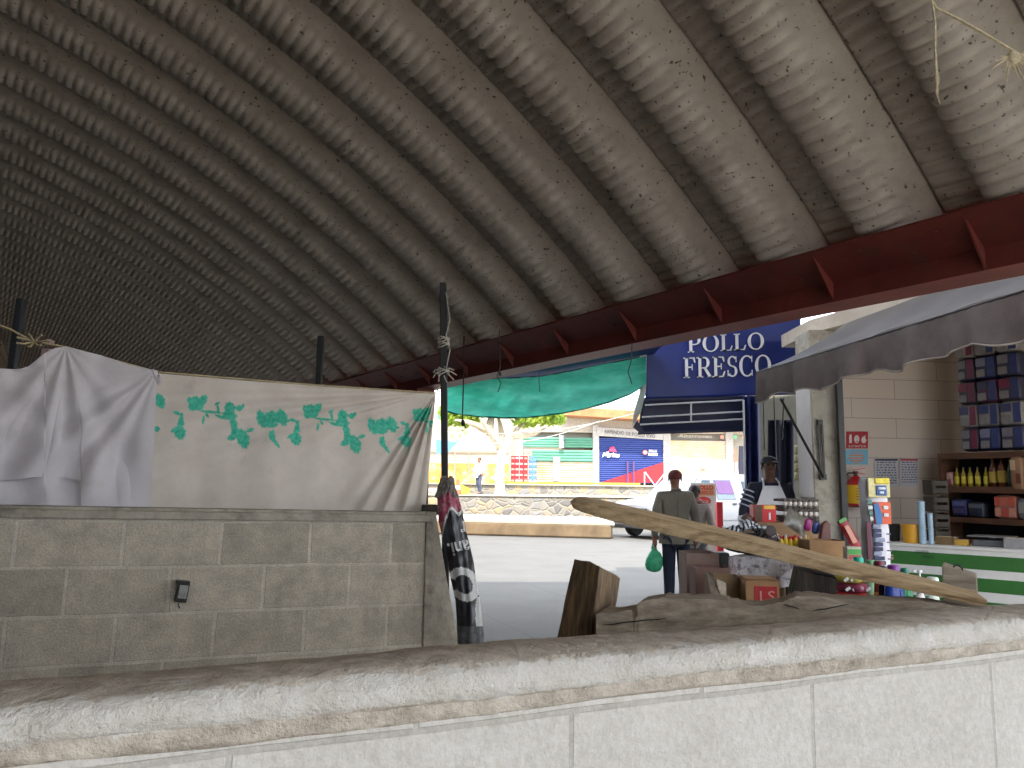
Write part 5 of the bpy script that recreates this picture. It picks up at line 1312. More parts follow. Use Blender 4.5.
    pack(951, 966, 1.20, .20, ((44, 52, 104), [(.1, .6, .9, .85, (96, 106, 160)), (.2, .2, .8, .45, (80, 70, 110))]), 'dark blue packet at the left of the middle shelf')
    pack(967, 983, 1.20, .17, ((56, 62, 74), [(.1, .6, .9, .85, (104, 112, 126)), (.2, .2, .8, .4, (40, 48, 80))]), 'dark grey packet in the centre of the middle shelf')
    pack(994, 1016, 1.20, .25, ((176, 120, 108), [(.04, .55, .30, .92, (206, 100, 80)), (.36, .55, .62, .92, (204, 110, 90)), (.68, .55, .96, .92, (206, 100, 80)), (.04, .10, .30, .46, (214, 150, 130)), (.36, .10, .62, .46, (196, 90, 76)), (.68, .10, .96, .46, (214, 150, 130))]), 'salmon red printed carton at the right of the middle shelf')
    pack(1017, 1030, 1.20, .22, ((120, 120, 124), [(.1, .3, .9, .8, (150, 150, 150))]), 'pale packet right of the salmon carton on the middle shelf')
    # bundles stacked on top of the unit
    z = 1.915
    cols = [((58, 60, 84), (120, 118, 130)), ((84, 40, 74), (56, 60, 88)), ((150, 148, 146), (60, 66, 110)), ((40, 48, 92), (120, 122, 150)), ((66, 64, 80), (120, 40, 74)), ((134, 132, 134), (44, 56, 110))]
    rows = ['bottom', 'second', 'third', 'fourth', 'top']; cn = ['left', 'middle', 'right']
    for r_ in range(5):
        for c_, (x0, x1) in enumerate(((965.5, 984), (984.5, 1006), (1006.5, 1030))):
            p_ = cols[(r_*2+c_*3) % 6]; h_ = .255
            pack(x0, x1, z+r_*.257, h_, (p_[0], [(.08, .55, .55, .9, p_[1]), (.62, .1, .95, .9, (110, 36, 70) if c_ == 0 else (48, 62, 116)), (.08, .1, .5, .42, (128, 126, 130))]), 'plastic wrapped bundle atop the shelf unit, %s column, %s row%s' % (cn[c_], rows[r_], '' if r_ in (0, 4) else ' from bottom'), b=.02, d_=.24, cat='bundle', grp='bundles piled on the shelf unit', nm='wrapped_bundle')
    # pair of small crates left of the unit
    for i, (z0, h_) in enumerate(((.0, .95),)):
        c = W(937, 520, 8.45); t = thing('slatted_crate', (c.x, c.y, 0), 'tall narrow stack of dark slatted crates left of the shelf unit', 'crate'); w_ = .15
        for q in range(9):
            zz = .02+q*.178; mb = MB()
            for s_ in (-1, 1): mb.box((c.x+s_*w_/2, c.y, zz+.08), (.015, .2, .15)); mb.box((c.x, c.y+s_*.1, zz+.04), (w_, .012, .05)); mb.box((c.x, c.y+s_*.1, zz+.12), (w_, .012, .05))
            mb.box((c.x, c.y, zz), (w_, .2, .012)); mb.build('crate', M((84, 78, 72), .7, .2), t)
shop()
# ================================================================== GOODS TABLES
def goods():
    wood = M((120, 96, 70), .8, .2, 6)
    zt = .94
    # far table with a silvery cloth
    a = W(729, 550, 6.35); b = W(852, 557, 5.75)
    A_ = Vector((a.x, a.y, 0)); B_ = Vector((b.x+.05, b.y, 0)); d = (B_-A_); L = d.length; d.normalize(); n = Vector((-d.y, d.x, 0)); an = atan2(d.y, d.x); Dp = 1.15
    t = thing('market_table', A_.lerp(B_, .5)+n*Dp/2, 'goods table in front of the pillar under a silvery patterned cloth', 'table')
    mb = MB(); c = A_.lerp(B_, .5)+n*Dp/2; mb.box((c.x, c.y, zt-.02), (L, Dp, .03), (0, 0, an)); mb.build('tabletop', wood, t)
    for u in (.05, L-.05):
        for v in (.05, Dp-.05): q = A_+d*u+n*v; mb = MB(); mb.box((q.x, q.y, (zt-.03)/2), (.05, .05, zt-.03), (0, 0, an)); mb.build('leg', wood, t)
    s = NT('silver_foil_print'); v = s.n('TexVoronoi', Scale=22.0, Vector=s.co, _feature='DISTANCE_TO_EDGE'); nz = s.noise(16, 5, .7)
    c = s.ramp(nz, [(.36, lin((130, 124, 130))), (.48, lin((226, 224, 226))), (.7, lin((246, 243, 245)))])
    vein = s.noise(7, 5, .75, stretch=(1.6, 1.6, .35)); c = s.mix(s.ramp(vein, [(.52, (0, 0, 0)), (.56, (.7, .7, .7)), (.60, (0, 0, 0))]), c, lin((150, 84, 98)))
    s.color(c); s.rough(.35); s.bump(nz, .5, .01)
    def cf(u, v):       # v 0 back edge .. .6 front edge .. 1 bottom hem
        x = u*L
        if v < .5: q = A_+d*x+n*(Dp*(1-v/.5)); z = zt+.002
        else:
            k = (v-.5)/.5; q = A_+d*x-n*(.01+.05*k*(.6+.4*sin(u*32))+.02*sin(u*17)*k); z = zt+.002-(.27-.10*u+.03*sin(u*9))*k
        return Vector((q.x, q.y, z))
    mb = MB(); mb.grid(cf, 90, 30); o = mb.build('foil_tablecloth', s.m, smooth=70, solid=.003); tag(o, 'silvery patterned plastic cloth hanging over the front of the goods table', 'tablecloth')
    # riser
    ris = M((140, 110, 80), .8)
    def atp(px, y_, Y, z): q = W(px, y_, Y); return Vector((q.x, Y, z))
    q0 = atp(786, 520, 7.0, zt+.005); mb = MB(); mb.box((q0.x, 7.02, zt+.13), (.62, .34, .25), (0, 0, 0)); tag(mb.build('display_riser', ris, bevel=.006), 'low wooden riser on the goods table holding the egg trays and the red box', 'crate')
    zr = zt+.256
    # black and white striped sachets heaped on the cloth
    rnd = random.Random(11)
    def sachet_mesh(w_, h_, t_, rot, c, mb):
        R = Euler(rot).to_matrix(); nu = 8
        for sgn in (-1, 1):
            mb.grid(lambda u, v: c + R @ Vector(((u-.5)*w_, (v-.5)*h_, sgn*t_*max(0, sin(pi*u)*sin(pi*v))**.5)), nu, nu)
        return mb
    st = NT('striped_foil'); sep = st.n('SeparateXYZ', Vector=st.co); wv = st.n('TexWave', Scale=9.0, Distortion=1.5, Vector=st.co)
    st.color(st.ramp(wv.outputs['Fac'], [(.36, lin((36, 38, 46))), (.46, lin((226, 230, 234)))])); st.rough(.3)
    spots = []
    for k in range(34):
        u = rnd.uniform(-.28, .25); v = rnd.uniform(-.16, .12); z = .07+.20*max(0, 1-(u/.34)**2-(v/.2)**2)*rnd.uniform(.7, 1)
        spots.append((u, v, z))
    cc = atp(750, 540, 6.55, zt)
    for k, (u, v, z) in enumerate(spots):
        c = cc+Vector((u, v, z)); mb = MB(); sachet_mesh(.13, .085, .014, (rnd.uniform(-.6, .6), rnd.uniform(-.5, .5), rnd.uniform(0, 3)), c, mb)
        tag(mb.build('sachet', st.m, origin=c, smooth=70), 'black and white striped sachet in the heap on the foil cloth', 'sachet', 'striped sachets heaped on the table')
    mb = MB(); mb.blob(cc+Vector((0, .02, .09)), (.25, .15, .085), 20, 8); tag(mb.build('cloth_bundle', M((60, 60, 66), .9)), 'dark bundle under the heap of striped sachets', 'bundle')
    # round brown ball, tin, boxes
    c = atp(747, 519, 6.9, 0); c.z = W(747, 519, 6.9).z; mb = MB(); mb.blob(c, (.052, .05, .045), 16, 10); mb.blob(c+Vector((0, 0, .045)), (.012, .012, .012), 8, 5); mb.build; o = mb.build('clay_jar', M((96, 70, 60), .5, .2, 12)); tag(o, 'small round brown pot next to the apron, left of the red box', 'pot')
    mb = MB(); mb.box((c.x, c.y+.0, (zt+c.z-.045)/2+.002), (.09, .09, c.z-.045-zt-.004)); tag(mb.build('small_carton', M((110, 96, 84), .8), bevel=.003), 'small plain carton under the round brown pot', 'box')
    c, sz = PB(764, 508, 776, 522, 6.84, .10); c0 = W(754, 522, 6.84)
    t = thing('display_box', (W(765, 522, 6.9).x, 6.9, zr), 'red and yellow printed box on the riser left of the egg trays', 'box')
    x0 = W(754, 522, 6.87).x; x1 = W(776.5, 522, 6.87).x; zz = W(765, 505, 6.87).z
    mb = MB(); mb.box(((x0+x1)/2, 6.93, (zr+zz)/2), (x1-x0, .12, zz-zr)); mb.build('carton', M((196, 30, 38), .5, .06), t, bevel=.003)
    mb = MB(); mb.box((x0+(x1-x0)*.2, 6.868, (zr+zz)/2), ((x1-x0)*.34, .006, (zz-zr)*.96)); mb.build('brown_side_panel', M((92, 62, 44), .6, .2, 20), t)
    mb = MB(); mb.box((x0+(x1-x0)*.70, 6.868, zz-.02), ((x1-x0)*.5, .006, .032)); mb.build('yellow_band', M((226, 176, 50), .5), t)
    mb = MB(); mb.bar((x0+(x1-x0)*.7, 6.865, zr+.02), (x0+(x1-x0)*.7, 6.865, zr+.08), .015, .006); mb.build('white_mark', WHT, t)
    mb = MB(); c = W(770.5, 531, 6.3); mb.lathe(c+Vector((0, .04, 0)), [(.040, -.05), (.044, -.045), (.044, .045), (.040, .05)], 22, (pi/2, 0, 0)); tag(mb.build('round_tin', M((56, 40, 42), .35)), 'dark round tin lying on its side right of the striped sachets', 'tin')
    mb = MB(); mb.box((c.x, c.y+.05, (zt+c.z-.055)/2+.002), (.11, .10, c.z-.055-zt-.003)); tag(mb.build('small_carton', M((90, 80, 76), .8), bevel=.003), 'low dark carton under the round tin', 'box')
    # egg trays
    gy = M((112, 104, 98), .9, .15, 20, name='egg_pulp'); eg = M((214, 204, 196), .4, .04)
    xc = W(799.5, 515, 6.95).x
    tray = None; zz = zr
    for k in range(5):
        c = Vector((xc, 7.03, zz)); mb = MB(); w_ = .32; dd = .26; nx, ny = 42, 34
        mb.grid(lambda u, v: c+Vector(((u-.5)*w_, (v-.5)*dd, .016+.014*sin(u*7*2*pi-pi/2)*sin(v*6*2*pi-pi/2)*1.0)), nx, ny)
        nm = ['bottom', 'second', 'middle', 'fourth', 'top'][k]
        o = mb.build('egg_tray', gy, origin=c, smooth=80, solid=.004); tag(o, 'grey pulp egg tray on the riser, %s one of the stack%s' % (nm, '' if k in (0, 2, 4) else ' from the bottom'), 'egg tray', 'stacked egg trays')
        if k in (1, 3):
            for q in range(7):
                p = c+Vector((-.135+q*.045, -.105, .045)); mb = MB(); mb.blob(p, (.019, .019, .025), 12, 8)
                tag(mb.build('egg', eg, smooth=80), 'white egg in the front row of the %s layer of the egg trays' % ('upper' if k == 3 else 'lower'), 'egg', 'eggs in the trays')
        zz += .054 if k in (1, 3) else .028
        if k in (1, 3): zz += .006
    # transparent bag tilted, magenta toy and packets
    c = W(796, 522, 6.45); mb = MB(); sachet_mesh(.20, .17, .03, (1.2, .55, .1), c, mb); tag(mb.build('clear_bag', M((120, 116, 106), .2, .35, 25), smooth=70), 'crinkled clear bag with pale contents before the egg trays', 'bag')
    c = W(796, 540, 6.5); c.z = (zt+W(796, 530, 6.5).z)/2; mb = MB(); mb.box((c.x, c.y+.03, zt+.06), (.16, .10, .115)); tag(mb.build('small_carton', M((120, 104, 84), .8), bevel=.003), 'plain carton behind the yellow bottles under the clear bag', 'box')
    def lolly(px, y0, y1, Y, col, lab):
        c = W(px, y1, Y); top = W(px-1.5, y0, Y); t = thing('foil_toy', Vector((c.x, c.y, c.z)), lab, 'sweet')
        mb = MB(); mb.tube([c, c.lerp(top, .5)], .007, 6); mb.build('stick', M((222, 170, 60), .5), t); mb = MB(); mb.blob(c.lerp(top, .78), (.03, .02, .05), 14, 8, (0, .2, 0), .7); mb.build('wrapper', M(col, .3, .2, 20), t, smooth=70)
    lolly(809, 516, 556, 6.25, (150, 34, 110), 'magenta wrapped lollipop standing at the back of the brown carton'); lolly(817, 520, 556, 6.28, (60, 74, 140), 'blue and white wrapped lollipop beside the magenta one')
    c = W(825, 531, 6.2); mb = MB(); mb.prism([W(818, 552.5, 6.2), W(832, 552.5, 6.2), W(831, 524, 6.2), W(827, 520, 6.2), W(822, 525, 6.2)], (0, .05, 0)); o = mb.build('brown_bag', M((104, 62, 58), .4, .2, 14), bevel=.012); tag(o, 'reddish brown pointed bag before the pillar', 'bag')
    # yellow bottles with red caps
    for k, px in enumerate((781.5, 786, 791, 796, 801, 806)):
        Yb = 6.12; c = Vector((W(px, 550, Yb).x, Yb, zt+.006)); r = .017; h = .175 + .012*(k % 2)
        t = thing('yellow_bottle', c, 'small yellow bottle in the front row on the goods table, %s from the left' % ['first', 'second', 'third', 'fourth', 'fifth', 'sixth'][k], 'bottle', 'small yellow bottles')
        mb = MB(); mb.lathe(c, [(r, 0), (r*1.2, .01), (r*1.2, h*.74), (r*.6, h*.88), (r*.5, h*.92)], 12); mb.build('bottle_body', M((214, 184, 44), .25, .15, 30), t, smooth=50)
        mb = MB(); mb.lathe(c+Vector((0, 0, h*.88)), [(r*.6, 0), (r*.6, h*.12)], 10); mb.build('cap', M((206, 40, 46) if k in (0, 2, 3) else (206, 206, 190), .4), t)
        mb = MB(); mb.lathe(c+Vector((0, 0, h*.38)), [(r*1.24, 0), (r*1.24, h*.2)], 12); mb.build('label', M((230, 220, 140), .5), t, smooth=50)
    # red white tubs behind
    for k, px in enumerate((786, 795)):
        c = Vector((W(px, 540, 6.28).x, 6.26, zt+.006)); t = thing('tub', c, 'red and white tub behind the yellow bottles, %s one' % ('left' if k == 0 else 'right'), 'tub'); mb = MB(); mb.lathe(c, [(.03, 0), (.034, .15), (.02, .155)], 16); mb.build('tub_body', M((216, 210, 208), .4), t, smooth=40)
        mb = MB(); mb.lathe(c+Vector((0, 0, .11)), [(.036, 0), (.036, .055)], 16); mb.build('lid', M((196, 36, 52), .4), t, smooth=40)
    def carton(px0, y0, px1, y1, Y, D, rot, col, lab, zb=None, open_=True, flaps=True, nm='cardboard_box', par=None):
        c, sz = PB(px0, y0, px1, y1, Y, D); z0 = c.z-sz[2]/2 if zb is None else zb; z1 = c.z+sz[2]/2; w_, h_ = sz[0], z1-z0
        t = thing(nm, (c.x, c.y, z0), lab, 'box'); m_ = M(col, .85, .12, 5, name='cardboard'); R = Matrix.Rotation(rot, 3, 'Z'); mb = MB(); th = .006; cz = (z0+z1)/2
        for s_ in (-1, 1):
            mb.box(Vector((c.x, c.y, cz))+R @ Vector((s_*(w_/2-th/2), 0, 0)), (th, D, h_), (0, 0, rot)); mb.box(Vector((c.x, c.y, cz))+R @ Vector((0, s_*(D/2-th/2), 0)), (w_, th, h_), (0, 0, rot))
        mb.box((c.x, c.y, z0+.004), (w_, D, .008), (0, 0, rot))
        if not open_: mb.box((c.x, c.y, z1-.004), (w_, D, .008), (0, 0, rot))
        mb.build('carton', m_, t)
        if open_ and flaps:
            for s_ in (-1, 1):
                p = Vector((c.x, c.y, z1))+R @ Vector((s_*w_/2, 0, 0)); q = p+R @ Vector((s_*w_*.28, 0, -w_*.2)); mb = MB(); v1 = R @ Vector((0, D/2, 0)); mb.prism([p-v1, p+v1, q+v1, q-v1], (0, 0, -.005)); mb.build('flap', m_, t, smooth=0)
        return t, c, sz, R
    carton(810, 541, 845, 556.5, 5.86, .22, 0, (152, 118, 82), 'low open brown carton on the goods table before the pillar', zb=zt+.006, flaps=False)
    # orange snack packets
    for k, px in enumerate((803, 812, 821, 830, 839, 847)):
        c = Vector((W(px, 556, 5.72).x, 5.70+.02*(k % 2), zt+.03)); mb = MB(); sachet_mesh(.10, .075, .018, (.5, .15*(k % 3-1), .4*(k % 2)), c, mb)
        tag(mb.build('snack_packet', M((214, 120, 60) if k % 2 else (196, 90, 52), .35, .3, 30), smooth=70), 'orange snack packet before the low carton, %s from the left' % ['first', 'second', 'third', 'fourth', 'fifth', 'sixth'][k], 'packet', 'orange snack packets')
    c = W(849.5, 534, 5.9); mb = MB(); sachet_mesh(.075, .23, .02, (1.45, -.0, 0), Vector((0, 0, 0)), mb)
    R = Matrix.Rotation(-.45, 3, 'Y'); mb.v = [c+R @ v for v in mb.v]; t = thing('tall_packet', c-Vector((0, 0, .1)), 'long dark red packet leaning beside the black post', 'packet'); mb.build('wrapper', M((150, 36, 50), .35, .2, 20), t, smooth=70)
    mb = MB(); q = [c+R @ Vector((x, -.026, z)) for x, z in ((-.018, -.07), (.018, -.07), (.018, .07), (-.018, .07))]; mb.prism(q, (0, .004, 0)); mb.build('pale_stripe', M((206, 150, 130), .5), t, smooth=0)
    mb = MB(); mb.prism([c+R @ Vector((x, -.01, z)) for x, z in ((-.03, .10), (.03, .10), (.03, .125), (-.03, .125))], (0, .02, 0)); mb.build('green_tip', M((90, 150, 80), .5), t, smooth=0)
    c = Vector((W(836, 545, 6.05).x, 6.12, zt+.006)); mb = MB()
    for k in range(9): mb.tube([c+Vector((.03*k-.1, 0, 0)), c+Vector((.03*k-.12, -.01, .07)), c+Vector((.03*k-.09, -.02, .10+.01*(k % 3)))], [.012, .014, .004], 6)
    tag(mb.build('herb_bunch', M((50, 110, 70), .6)), 'green bunch behind the low brown carton', 'herbs')
    c, sz = PB(847.5, 547, 862, 562, 5.5, .07); t = thing('tea_box', (c.x, c.y, c.z-sz[2]/2), 'small green and white printed box at the right end of the goods table', 'box')
    qb = MB(); qb.box((c.x, c.y+.01, (c.z-sz[2]/2)/2-.001), (sz[0]*1.1, .09, c.z-sz[2]/2-.003)); tag(qb.build('narrow_stand', wood, bevel=.004), 'narrow wooden stand under the small green and white box', 'stand')
    mb = MB(); mb.box(c, sz); mb.build('carton', M((196, 190, 170), .5), t, bevel=.002); mb = MB(); mb.box(c+Vector((0, -.036, .018)), (sz[0]*.9, .004, sz[2]*.35)); mb.build('green_band', M((80, 170, 80), .5), t); mb = MB(); mb.box(c+Vector((0, -.036, -.02)), (sz[0]*.8, .004, sz[2]*.3)); mb.build('red_band', M((190, 80, 70), .5), t)
    # near table with cleaning products
    z2 = .72; P0 = Vector((W(838, 600, 4.62).x, 4.72, 0)); P1 = Vector((W(945, 600, 4.35).x, 4.25, 0)); d2 = P1-P0; L2 = d2.length; d2.normalize(); n2 = Vector((-d2.y, d2.x, 0)); a2 = atan2(d2.y, d2.x)
    t = thing('low_table', P0.lerp(P1, .5)+n2*.2, 'low wooden table carrying the cleaning products behind the long plank', 'table')
    c = P0.lerp(P1, .5)+n2*.35; mb = MB(); mb.box((c.x, c.y, z2-.02), (L2+.1, .95, .03), (0, 0, a2)); mb.build('tabletop', wood, t)
    for u in (0, L2):
        for v in (-.05, .75): q = P0+d2*u+n2*v; mb = MB(); mb.box((q.x, q.y, (z2-.03)/2), (.05, .05, z2-.03), (0, 0, a2)); mb.build('leg', wood, t)
    # detergent bags
    bags = [((206, 190, 90), 'yellow topped'), ((150, 60, 90), 'plum'), ((200, 60, 60), 'red'), ((214, 96, 80), 'light red'), ((90, 120, 190), 'blue and white')]
    zz = z2
    for k in range(5):
        col, nm = bags[4-k]; h = .058 if k else .062; c = Vector((W(854.5, 590, 4.66).x+.008*(k % 2), 4.72, zz+h/2)); mb = MB(); mb.blob(c, (.105-.006*k, .085, h/2), 24, 10, (0, 0, a2+.1*(k % 3)), .55)
        t = thing('detergent_bag', c-Vector((0, 0, h/2)), '%s detergent bag, %s of the pile under the plank' % (nm, ['bottom one', 'second from the bottom', 'middle one', 'second from the top', 'top one'][k]), 'bag', 'detergent bags in a pile')
        mb.build('sack', M(col, .35, .2, 18), t, smooth=70); mb = MB()
        for q in range(4): mb.bar(c+Vector((-.07+.04*q, -.088, -.01)), c+Vector((-.045+.04*q, -.088, .008)), .004, .016)
        mb.build('white_lettering', WHT, t); zz += h*.93
    def bottle(px, ycap, Y, r, col, capc, lab, lblc=None, h=None, pump=False, sy=.6, capr=.4):
        top = W(px, ycap, Y).z; c = Vector((W(px, 590, Y).x, Y, z2)); h = top-z2
        t = thing('bottle', c, lab, 'bottle'); mb = MB()
        hb = h*.80 if not pump else h*.62
        mb.lathe(c, [(r*.9, 0), (r, .012), (r*1.0, hb*.55), (r*.86, hb*.82), (r*.40, hb*.98), (r*.36, hb)], 22, sy=sy); mb.build('bottle_body', M(col, .25, .06), t, smooth=50)
        mb = MB()
        if pump:
            mb.lathe(c+Vector((0, 0, hb)), [(r*.4, 0), (r*.4, .03), (.008, .035), (.008, h-hb-.012), (.016, h-hb-.012), (.016, h-hb)], 12); mb.bar(c+Vector((-.035, 0, h-.006)), c+Vector((.01, 0, h-.006)), .012, .01); mb.build('pump', M(capc, .35), t)
        else:
            mb.lathe(c+Vector((0, 0, hb-.004)), [(r*capr*1.1, 0), (r*capr*1.1, h-hb-.004), (r*capr*.9, h-hb+.004)], 16); mb.build('cap', M(capc, .35), t, smooth=50)
        if lblc:
            mb = MB(); mb.lathe(c+Vector((0, 0, hb*.10)), [(r*1.03, 0), (r*1.03, hb*.52)], 22, sy=sy*1.02); lb = mb.build('label', M(lblc, .4, .1, 20), t, smooth=50)
            mb = MB()
            for q in range(3): mb.bar(c+Vector((-r*.55, -r*sy*1.05, hb*(.2+.14*q))), c+Vector((r*.55, -r*sy*1.05, hb*(.2+.14*q))), .004, .012)
            mb.build('label_print', WHT, lb)
    bottle(859.5, 557, 4.98, .040, (28, 120, 110), (40, 176, 150), 'bottle with a teal cap at the left end of the bottle row', capr=.75)
    bottle(866, 563, 4.86, .028, (190, 170, 60), (220, 190, 70), 'bottle with a small yellow cap right of the teal cap', capr=.7)
    bottle(872.5, 560, 4.8, .036, (150, 200, 160), (130, 200, 150), 'bottle with a pale green cap in the bottle row', capr=.8)
    bottle(880, 561, 4.66, .036, (120, 50, 40), (110, 30, 44), 'bottle with a dark red cap in the bottle row', (206, 150, 60), capr=.8)
    bottle(884, 566, 4.52, .034, (22, 26, 70), (26, 28, 80), 'navy bottle left of the blue one', (40, 44, 100), capr=.6)
    bottle(894, 565, 4.42, .058, (28, 60, 150), (130, 50, 150), 'big blue bottle with a purple cap and white lettering', (40, 90, 190), capr=.5)
    bottle(905.5, 568, 4.44, .042, (40, 150, 100), (34, 130, 100), 'green bottle with a dark green cap right of the big blue one', (150, 210, 130), capr=.5)
    bottle(920, 570, 4.34, .044, (222, 218, 212), (226, 230, 226), 'white pump bottle right of the green bottle', (214, 190, 180), pump=True)
    bottle(933, 577, 4.38, .036, (206, 216, 200), (214, 222, 214), 'white bottle with a white cap beside the grey timber block', (150, 200, 90), capr=.8)
    # tall bundle of hanging sachets
    Yd = 5.05; a = W(863, 480, Yd); b = W(895, 570, Yd); cx = (a.x+b.x)/2; t = thing('sachet_display', (cx, Yd+.05, z2), 'tall white and blue strip bundle of sachets standing behind the bottles', 'display')
    def tp(u, v): # u across, v down
        return Vector((a.x+(b.x-a.x)*u+.02*(1-v)*(.5-u), Yd, W(880, 478+v*92, Yd).z))
    zb0 = W(880, 570, Yd).z
    mb = MB(); rings = []
    for k in range(13):
        v = k/12; c0 = tp(.5, v*.99+.0); z = c0.z*(1) if k < 12 else z2+.003; w_ = (b.x-a.x)*(.5+.02*sin(k*2)); rings.append([Vector((cx+w_*cos(q)*(1+.03*sin(4*q+k)), Yd+.06+.05*sin(q), z)) for q in np.linspace(0, 2*pi, 16, False)])
    mb.loft(rings); mb.build('white_bundle', M((214, 214, 222), .4, .08, 20), t, smooth=40)
    def pan(nm, u0, v0, u1, v1, col, y_=0, th=.012):
        p, q = tp(u0, v1), tp(u1, v0); mb = MB(); mb.box(((p.x+q.x)/2, Yd-.004-y_, (p.z+q.z)/2), (q.x-p.x, th, q.z-p.z)); return mb.build(nm, M(col, .4, .15, 30), t, bevel=.003)
    pan('yellow_packet', .12, 0, 1.0, .21, (222, 210, 150)); pan('yellow_strip', .38, .0, .98, .06, (226, 206, 50), .008); pan('blue_letter_panel', .42, .08, .84, .19, (52, 96, 160), .008); pan('white_letter', .48, .10, .78, .125, (226, 230, 236), .014); pan('white_letter', .52, .145, .7, .17, (226, 230, 236), .014)
    pan('orange_packet', .30, .26, .98, .50, (222, 92, 48)); pan('white_mark', .66, .30, .86, .34, (230, 230, 230), .008); pan('white_mark', .66, .38, .86, .42, (230, 230, 230), .008)
    mb = MB(); mb.prism([tp(.28, .29)+Vector((0, -.018, 0)), tp(.46, .26)+Vector((0, -.018, 0)), tp(.60, .40)+Vector((0, -.018, 0)), tp(.58, .50)+Vector((0, -.018, 0)), tp(.36, .50)+Vector((0, -.018, 0))], (0, .01, 0)); mb.build('blue_packet', M((48, 110, 170), .4), t)
    pan('dark_red_edge', .02, .48, .18, .98, (98, 36, 60)); 
    rnd = random.Random(4)
    for k in range(9):
        v = .50+k*.05; u = .22+rnd.uniform(0, .08); pan('navy_sachet', u, v, u+.34+rnd.uniform(-.05, .06), v+.042, (34, 44, 88) if k % 3 else (140, 150, 176), .003+.002*(k % 2))
    for k in range(4): pan('pale_sachet', .04+.03*k, .24+.06*k, .26, .285+.06*k, (206, 216, 212) if k % 2 else (90, 130, 120), .004)
    for k in range(4): pan('small_print', .74, .60+.09*k, .90, .615+.09*k, (120, 120, 140), .006)
    # ---- cardboard boxes on the ground before the stalls
    def stand(c, z, w_=.3, D=.3, lab=''):
        mb = MB(); mb.box((c.x, c.y, z/2), (w_, D, z)); tag(mb.build('closed_carton', M((128, 104, 84), .85, .12), bevel=.004), lab, 'box')
    t, c, sz, R = carton(687, 553.5, 719, 600, 6.6, .30, .0, (146, 122, 110), 'tall open greyish cardboard box nearest the man in khaki', flaps=False); stand(c, c.z-sz[2]/2-.003, .24, .28, 'closed carton under the tall greyish box')
    t, c, sz, R = carton(697, 568, 730, 602, 6.15, .26, -.05, (128, 98, 88), 'open brown cardboard box just right of the tall greyish box', flaps=False); stand(c, c.z-sz[2]/2-.003, .22, .24, 'closed carton under the second open box')
    t, c, sz, R = carton(713, 578, 744, 606, 5.7, .26, -.05, (140, 116, 84), 'open brown cardboard box with glossy rim before the silvery cloth', flaps=False); stand(c, c.z-sz[2]/2-.003, .2, .24, 'closed carton under the third open box')
    mb = MB(); 
    p = [W(707, 571, 5.65), W(713, 574, 5.6), W(722, 598, 5.55), W(712, 598, 5.6)]; mb.prism(p, (0, .01, 0)); p = [W(717, 579, 5.6), W(726, 583, 5.58), W(727, 600, 5.56), W(719, 600, 5.58)]; mb.prism(p, (0, .01, 0)); mb.build('glossy_flap', M((214, 200, 180), .25, .3, 20), t, smooth=0)
    t, c, sz, R = carton(749, 580, 781, 606, 5.45, .26, -.12, (176, 134, 96), 'cardboard box with red printing under the silvery cloth', open_=False); stand(c, c.z-sz[2]/2-.003, .2, .24, 'closed carton under the red printed box')
    mb = MB(); q = Vector((c.x, c.y, c.z))+R @ Vector((.02, -.132, -.02)); mb.box(q, (.15, .004, .13), (0, 0, -.12)); rp = mb.build('red_print', M((186, 44, 50), .6), t)
    mb = MB(); text_on(mb, 'LS', q+R @ Vector((.01, -.003, -.0)), R @ Vector((1, 0, 0)), (0, 0, 1), .10, .07); mb.build('pale_lettering', M((216, 160, 140), .6), rp, smooth=0)
    c, sz = PB(719, 553, 731, 575, 6.95, .2); mb = MB(); mb.box((c.x, c.y, (c.z+sz[2]/2)/2), (sz[0], .2, c.z+sz[2]/2), (0, 0, 0), .9); tag(mb.build('dark_crate', M((70, 76, 78), .6), bevel=.02), 'dark plastic crate between the open boxes and the silvery cloth', 'crate')
goods()
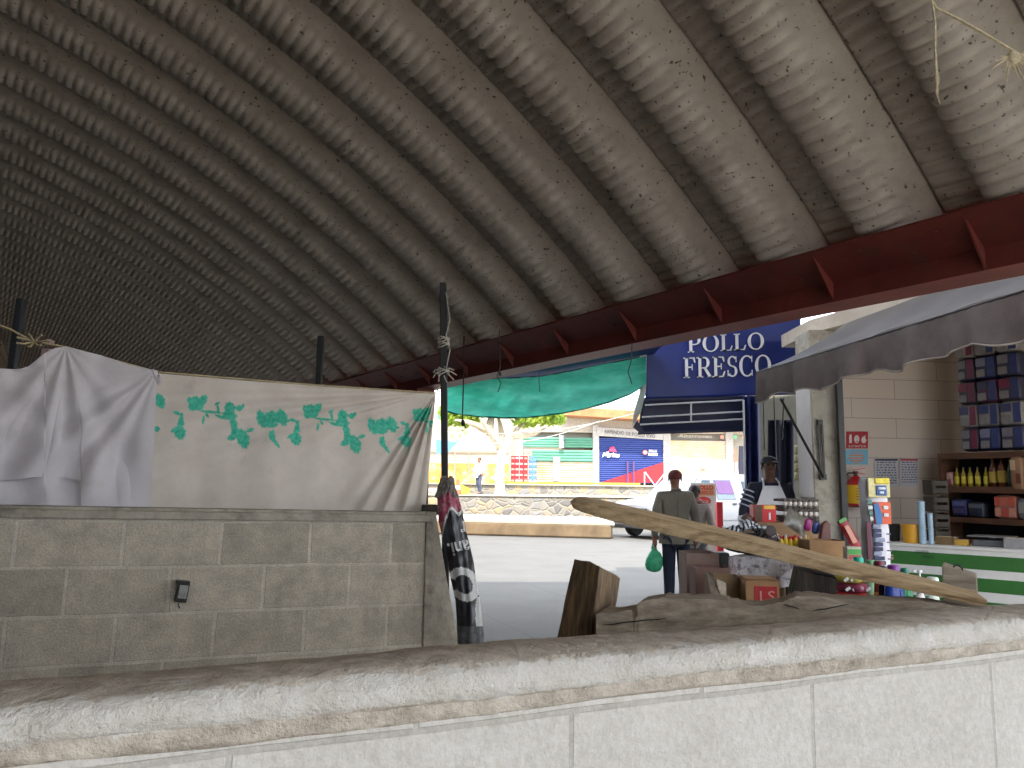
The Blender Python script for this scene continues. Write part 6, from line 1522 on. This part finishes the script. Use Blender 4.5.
# ------------------------------------------------------------------ chicken stall board and red post
def board():
    Y = 11.6; P = lambda x, y, o=0: W(x, y, Y)+Vector((0, -o, 0))
    g = P(705, 560); t = thing('price_board', (P(705, 500).x, Y, 0), 'upright white board with red POLLO poster between the woman and the red post', 'sign board')
    wm = M((232, 228, 220), .6, .04)
    z1 = P(705, 483).z; x0 = P(691, 500).x; x1 = P(716.5, 500).x
    mb = MB(); mb.box(((x0+x1)/2, Y+.03, z1/2), (x1-x0, .05, z1)); mb.build('panel', wm, t, bevel=.004)
    def rect(nm, a, b, c, d, col, o=.006, par=t):
        mb = MB(); mb.prism([P(a, d, o), P(c, d, o), P(c, b, o), P(a, b, o)], (0, .004, 0)); return mb.build(nm, M(col, .5, .06, 10), par, smooth=0)
    r = rect('orange_poster', 696, 485, 714.5, 495.5, (236, 176, 130)); mb = MB(); text_on(mb, 'POLLO', P(705, 487.5, .009), (1, 0, 0), (0, 0, 1), 16/770*Y, 4.2/770*Y, 0, .03); text_on(mb, 'FRESCO', P(705, 492.5, .009), (1, 0, 0), (0, 0, 1), 16/770*Y, 3.4/770*Y, 0, .02); mb.build('red_lettering', M((200, 36, 40), .5), r, smooth=0)
    mb = MB(); c = P(703.5, 501, .006); mb.prism([c+Vector((.11*cos(a), 0, .065*sin(a))) for a in np.linspace(0, 2*pi, 20, False)], (0, .004, 0)); r = mb.build('red_oval', M((222, 66, 60), .5), t, smooth=0)
    mb = MB(); text_on(mb, 'Rico', c+Vector((0, -.003, 0)), (1, 0, 0), (0, 0, 1), .14, .06, .2); mb.build('white_lettering', WHT, r, smooth=0)
    mb = MB(); c = P(708.5, 522, .006); k = Y/770; mb.prism([c+Vector((x*k, 0, y*k)) for x, y in ((-4, -10), (4, -10), (4.5, -2), (2.5, 2), (3.5, 8), (0, 11), (-2.5, 6), (-3.5, 0))], (0, .004, 0)); mb.build('yellow_figure', M((238, 206, 70), .5), t, smooth=0)
    a = W(719, 502, 10.9); mb = MB(); mb.box((a.x, 10.9, a.z/2), (.085, .085, a.z)); t2 = thing('red_post', (a.x, 10.9, 0), 'short red square post right of the POLLO board', 'post'); mb.build('shaft', M((206, 46, 54), .5, .06), t2, bevel=.006); mb = MB(); mb.box((a.x, 10.9, .01), (.16, .16, .02)); mb.build('foot_plate', M((150, 40, 44), .5), t2)
    c = W(788, 0, 7.75)
board()
# dangling hooks and wires under the beam
for i, (pts, r, lab) in enumerate((
    ([(464, 336, 6.75), (463.5, 380, 6.75), (462.5, 415, 6.75), (462, 422, 6.75), (466, 428, 6.75)], .006, 'thin black cord with a hook dangling left of the green net'),
    ([(499.5, 330, 6.25), (500, 368, 6.25), (497, 376, 6.25), (501, 383, 6.25), (498, 392, 6.25)], .004, 'knotted wire dangling under the beam before the green net'),
    ([(539.5, 371, 6.6), (539, 380, 6.6), (540, 392, 6.6)], .003, 'short thin wire hanging before the middle of the green net'),
    ([(632, 344, 5.5), (631, 362, 5.5), (628, 372, 5.5), (632, 384, 5.5)], .004, 'curled wire hanging under the beam at the right end of the green net'))):
    mb = MB(); mb.tube([W(*p) for p in pts], r, 6)
    if i == 0: mb.blob(W(463, 423, 6.75), (.018, .01, .03), 8, 6)
    if i == 1: mb.blob(W(500, 374, 6.25), (.014, .014, .02), 8, 6)
    tag(mb.build('hanging_wire', WIRE if i else BLACKP), lab, 'wire')
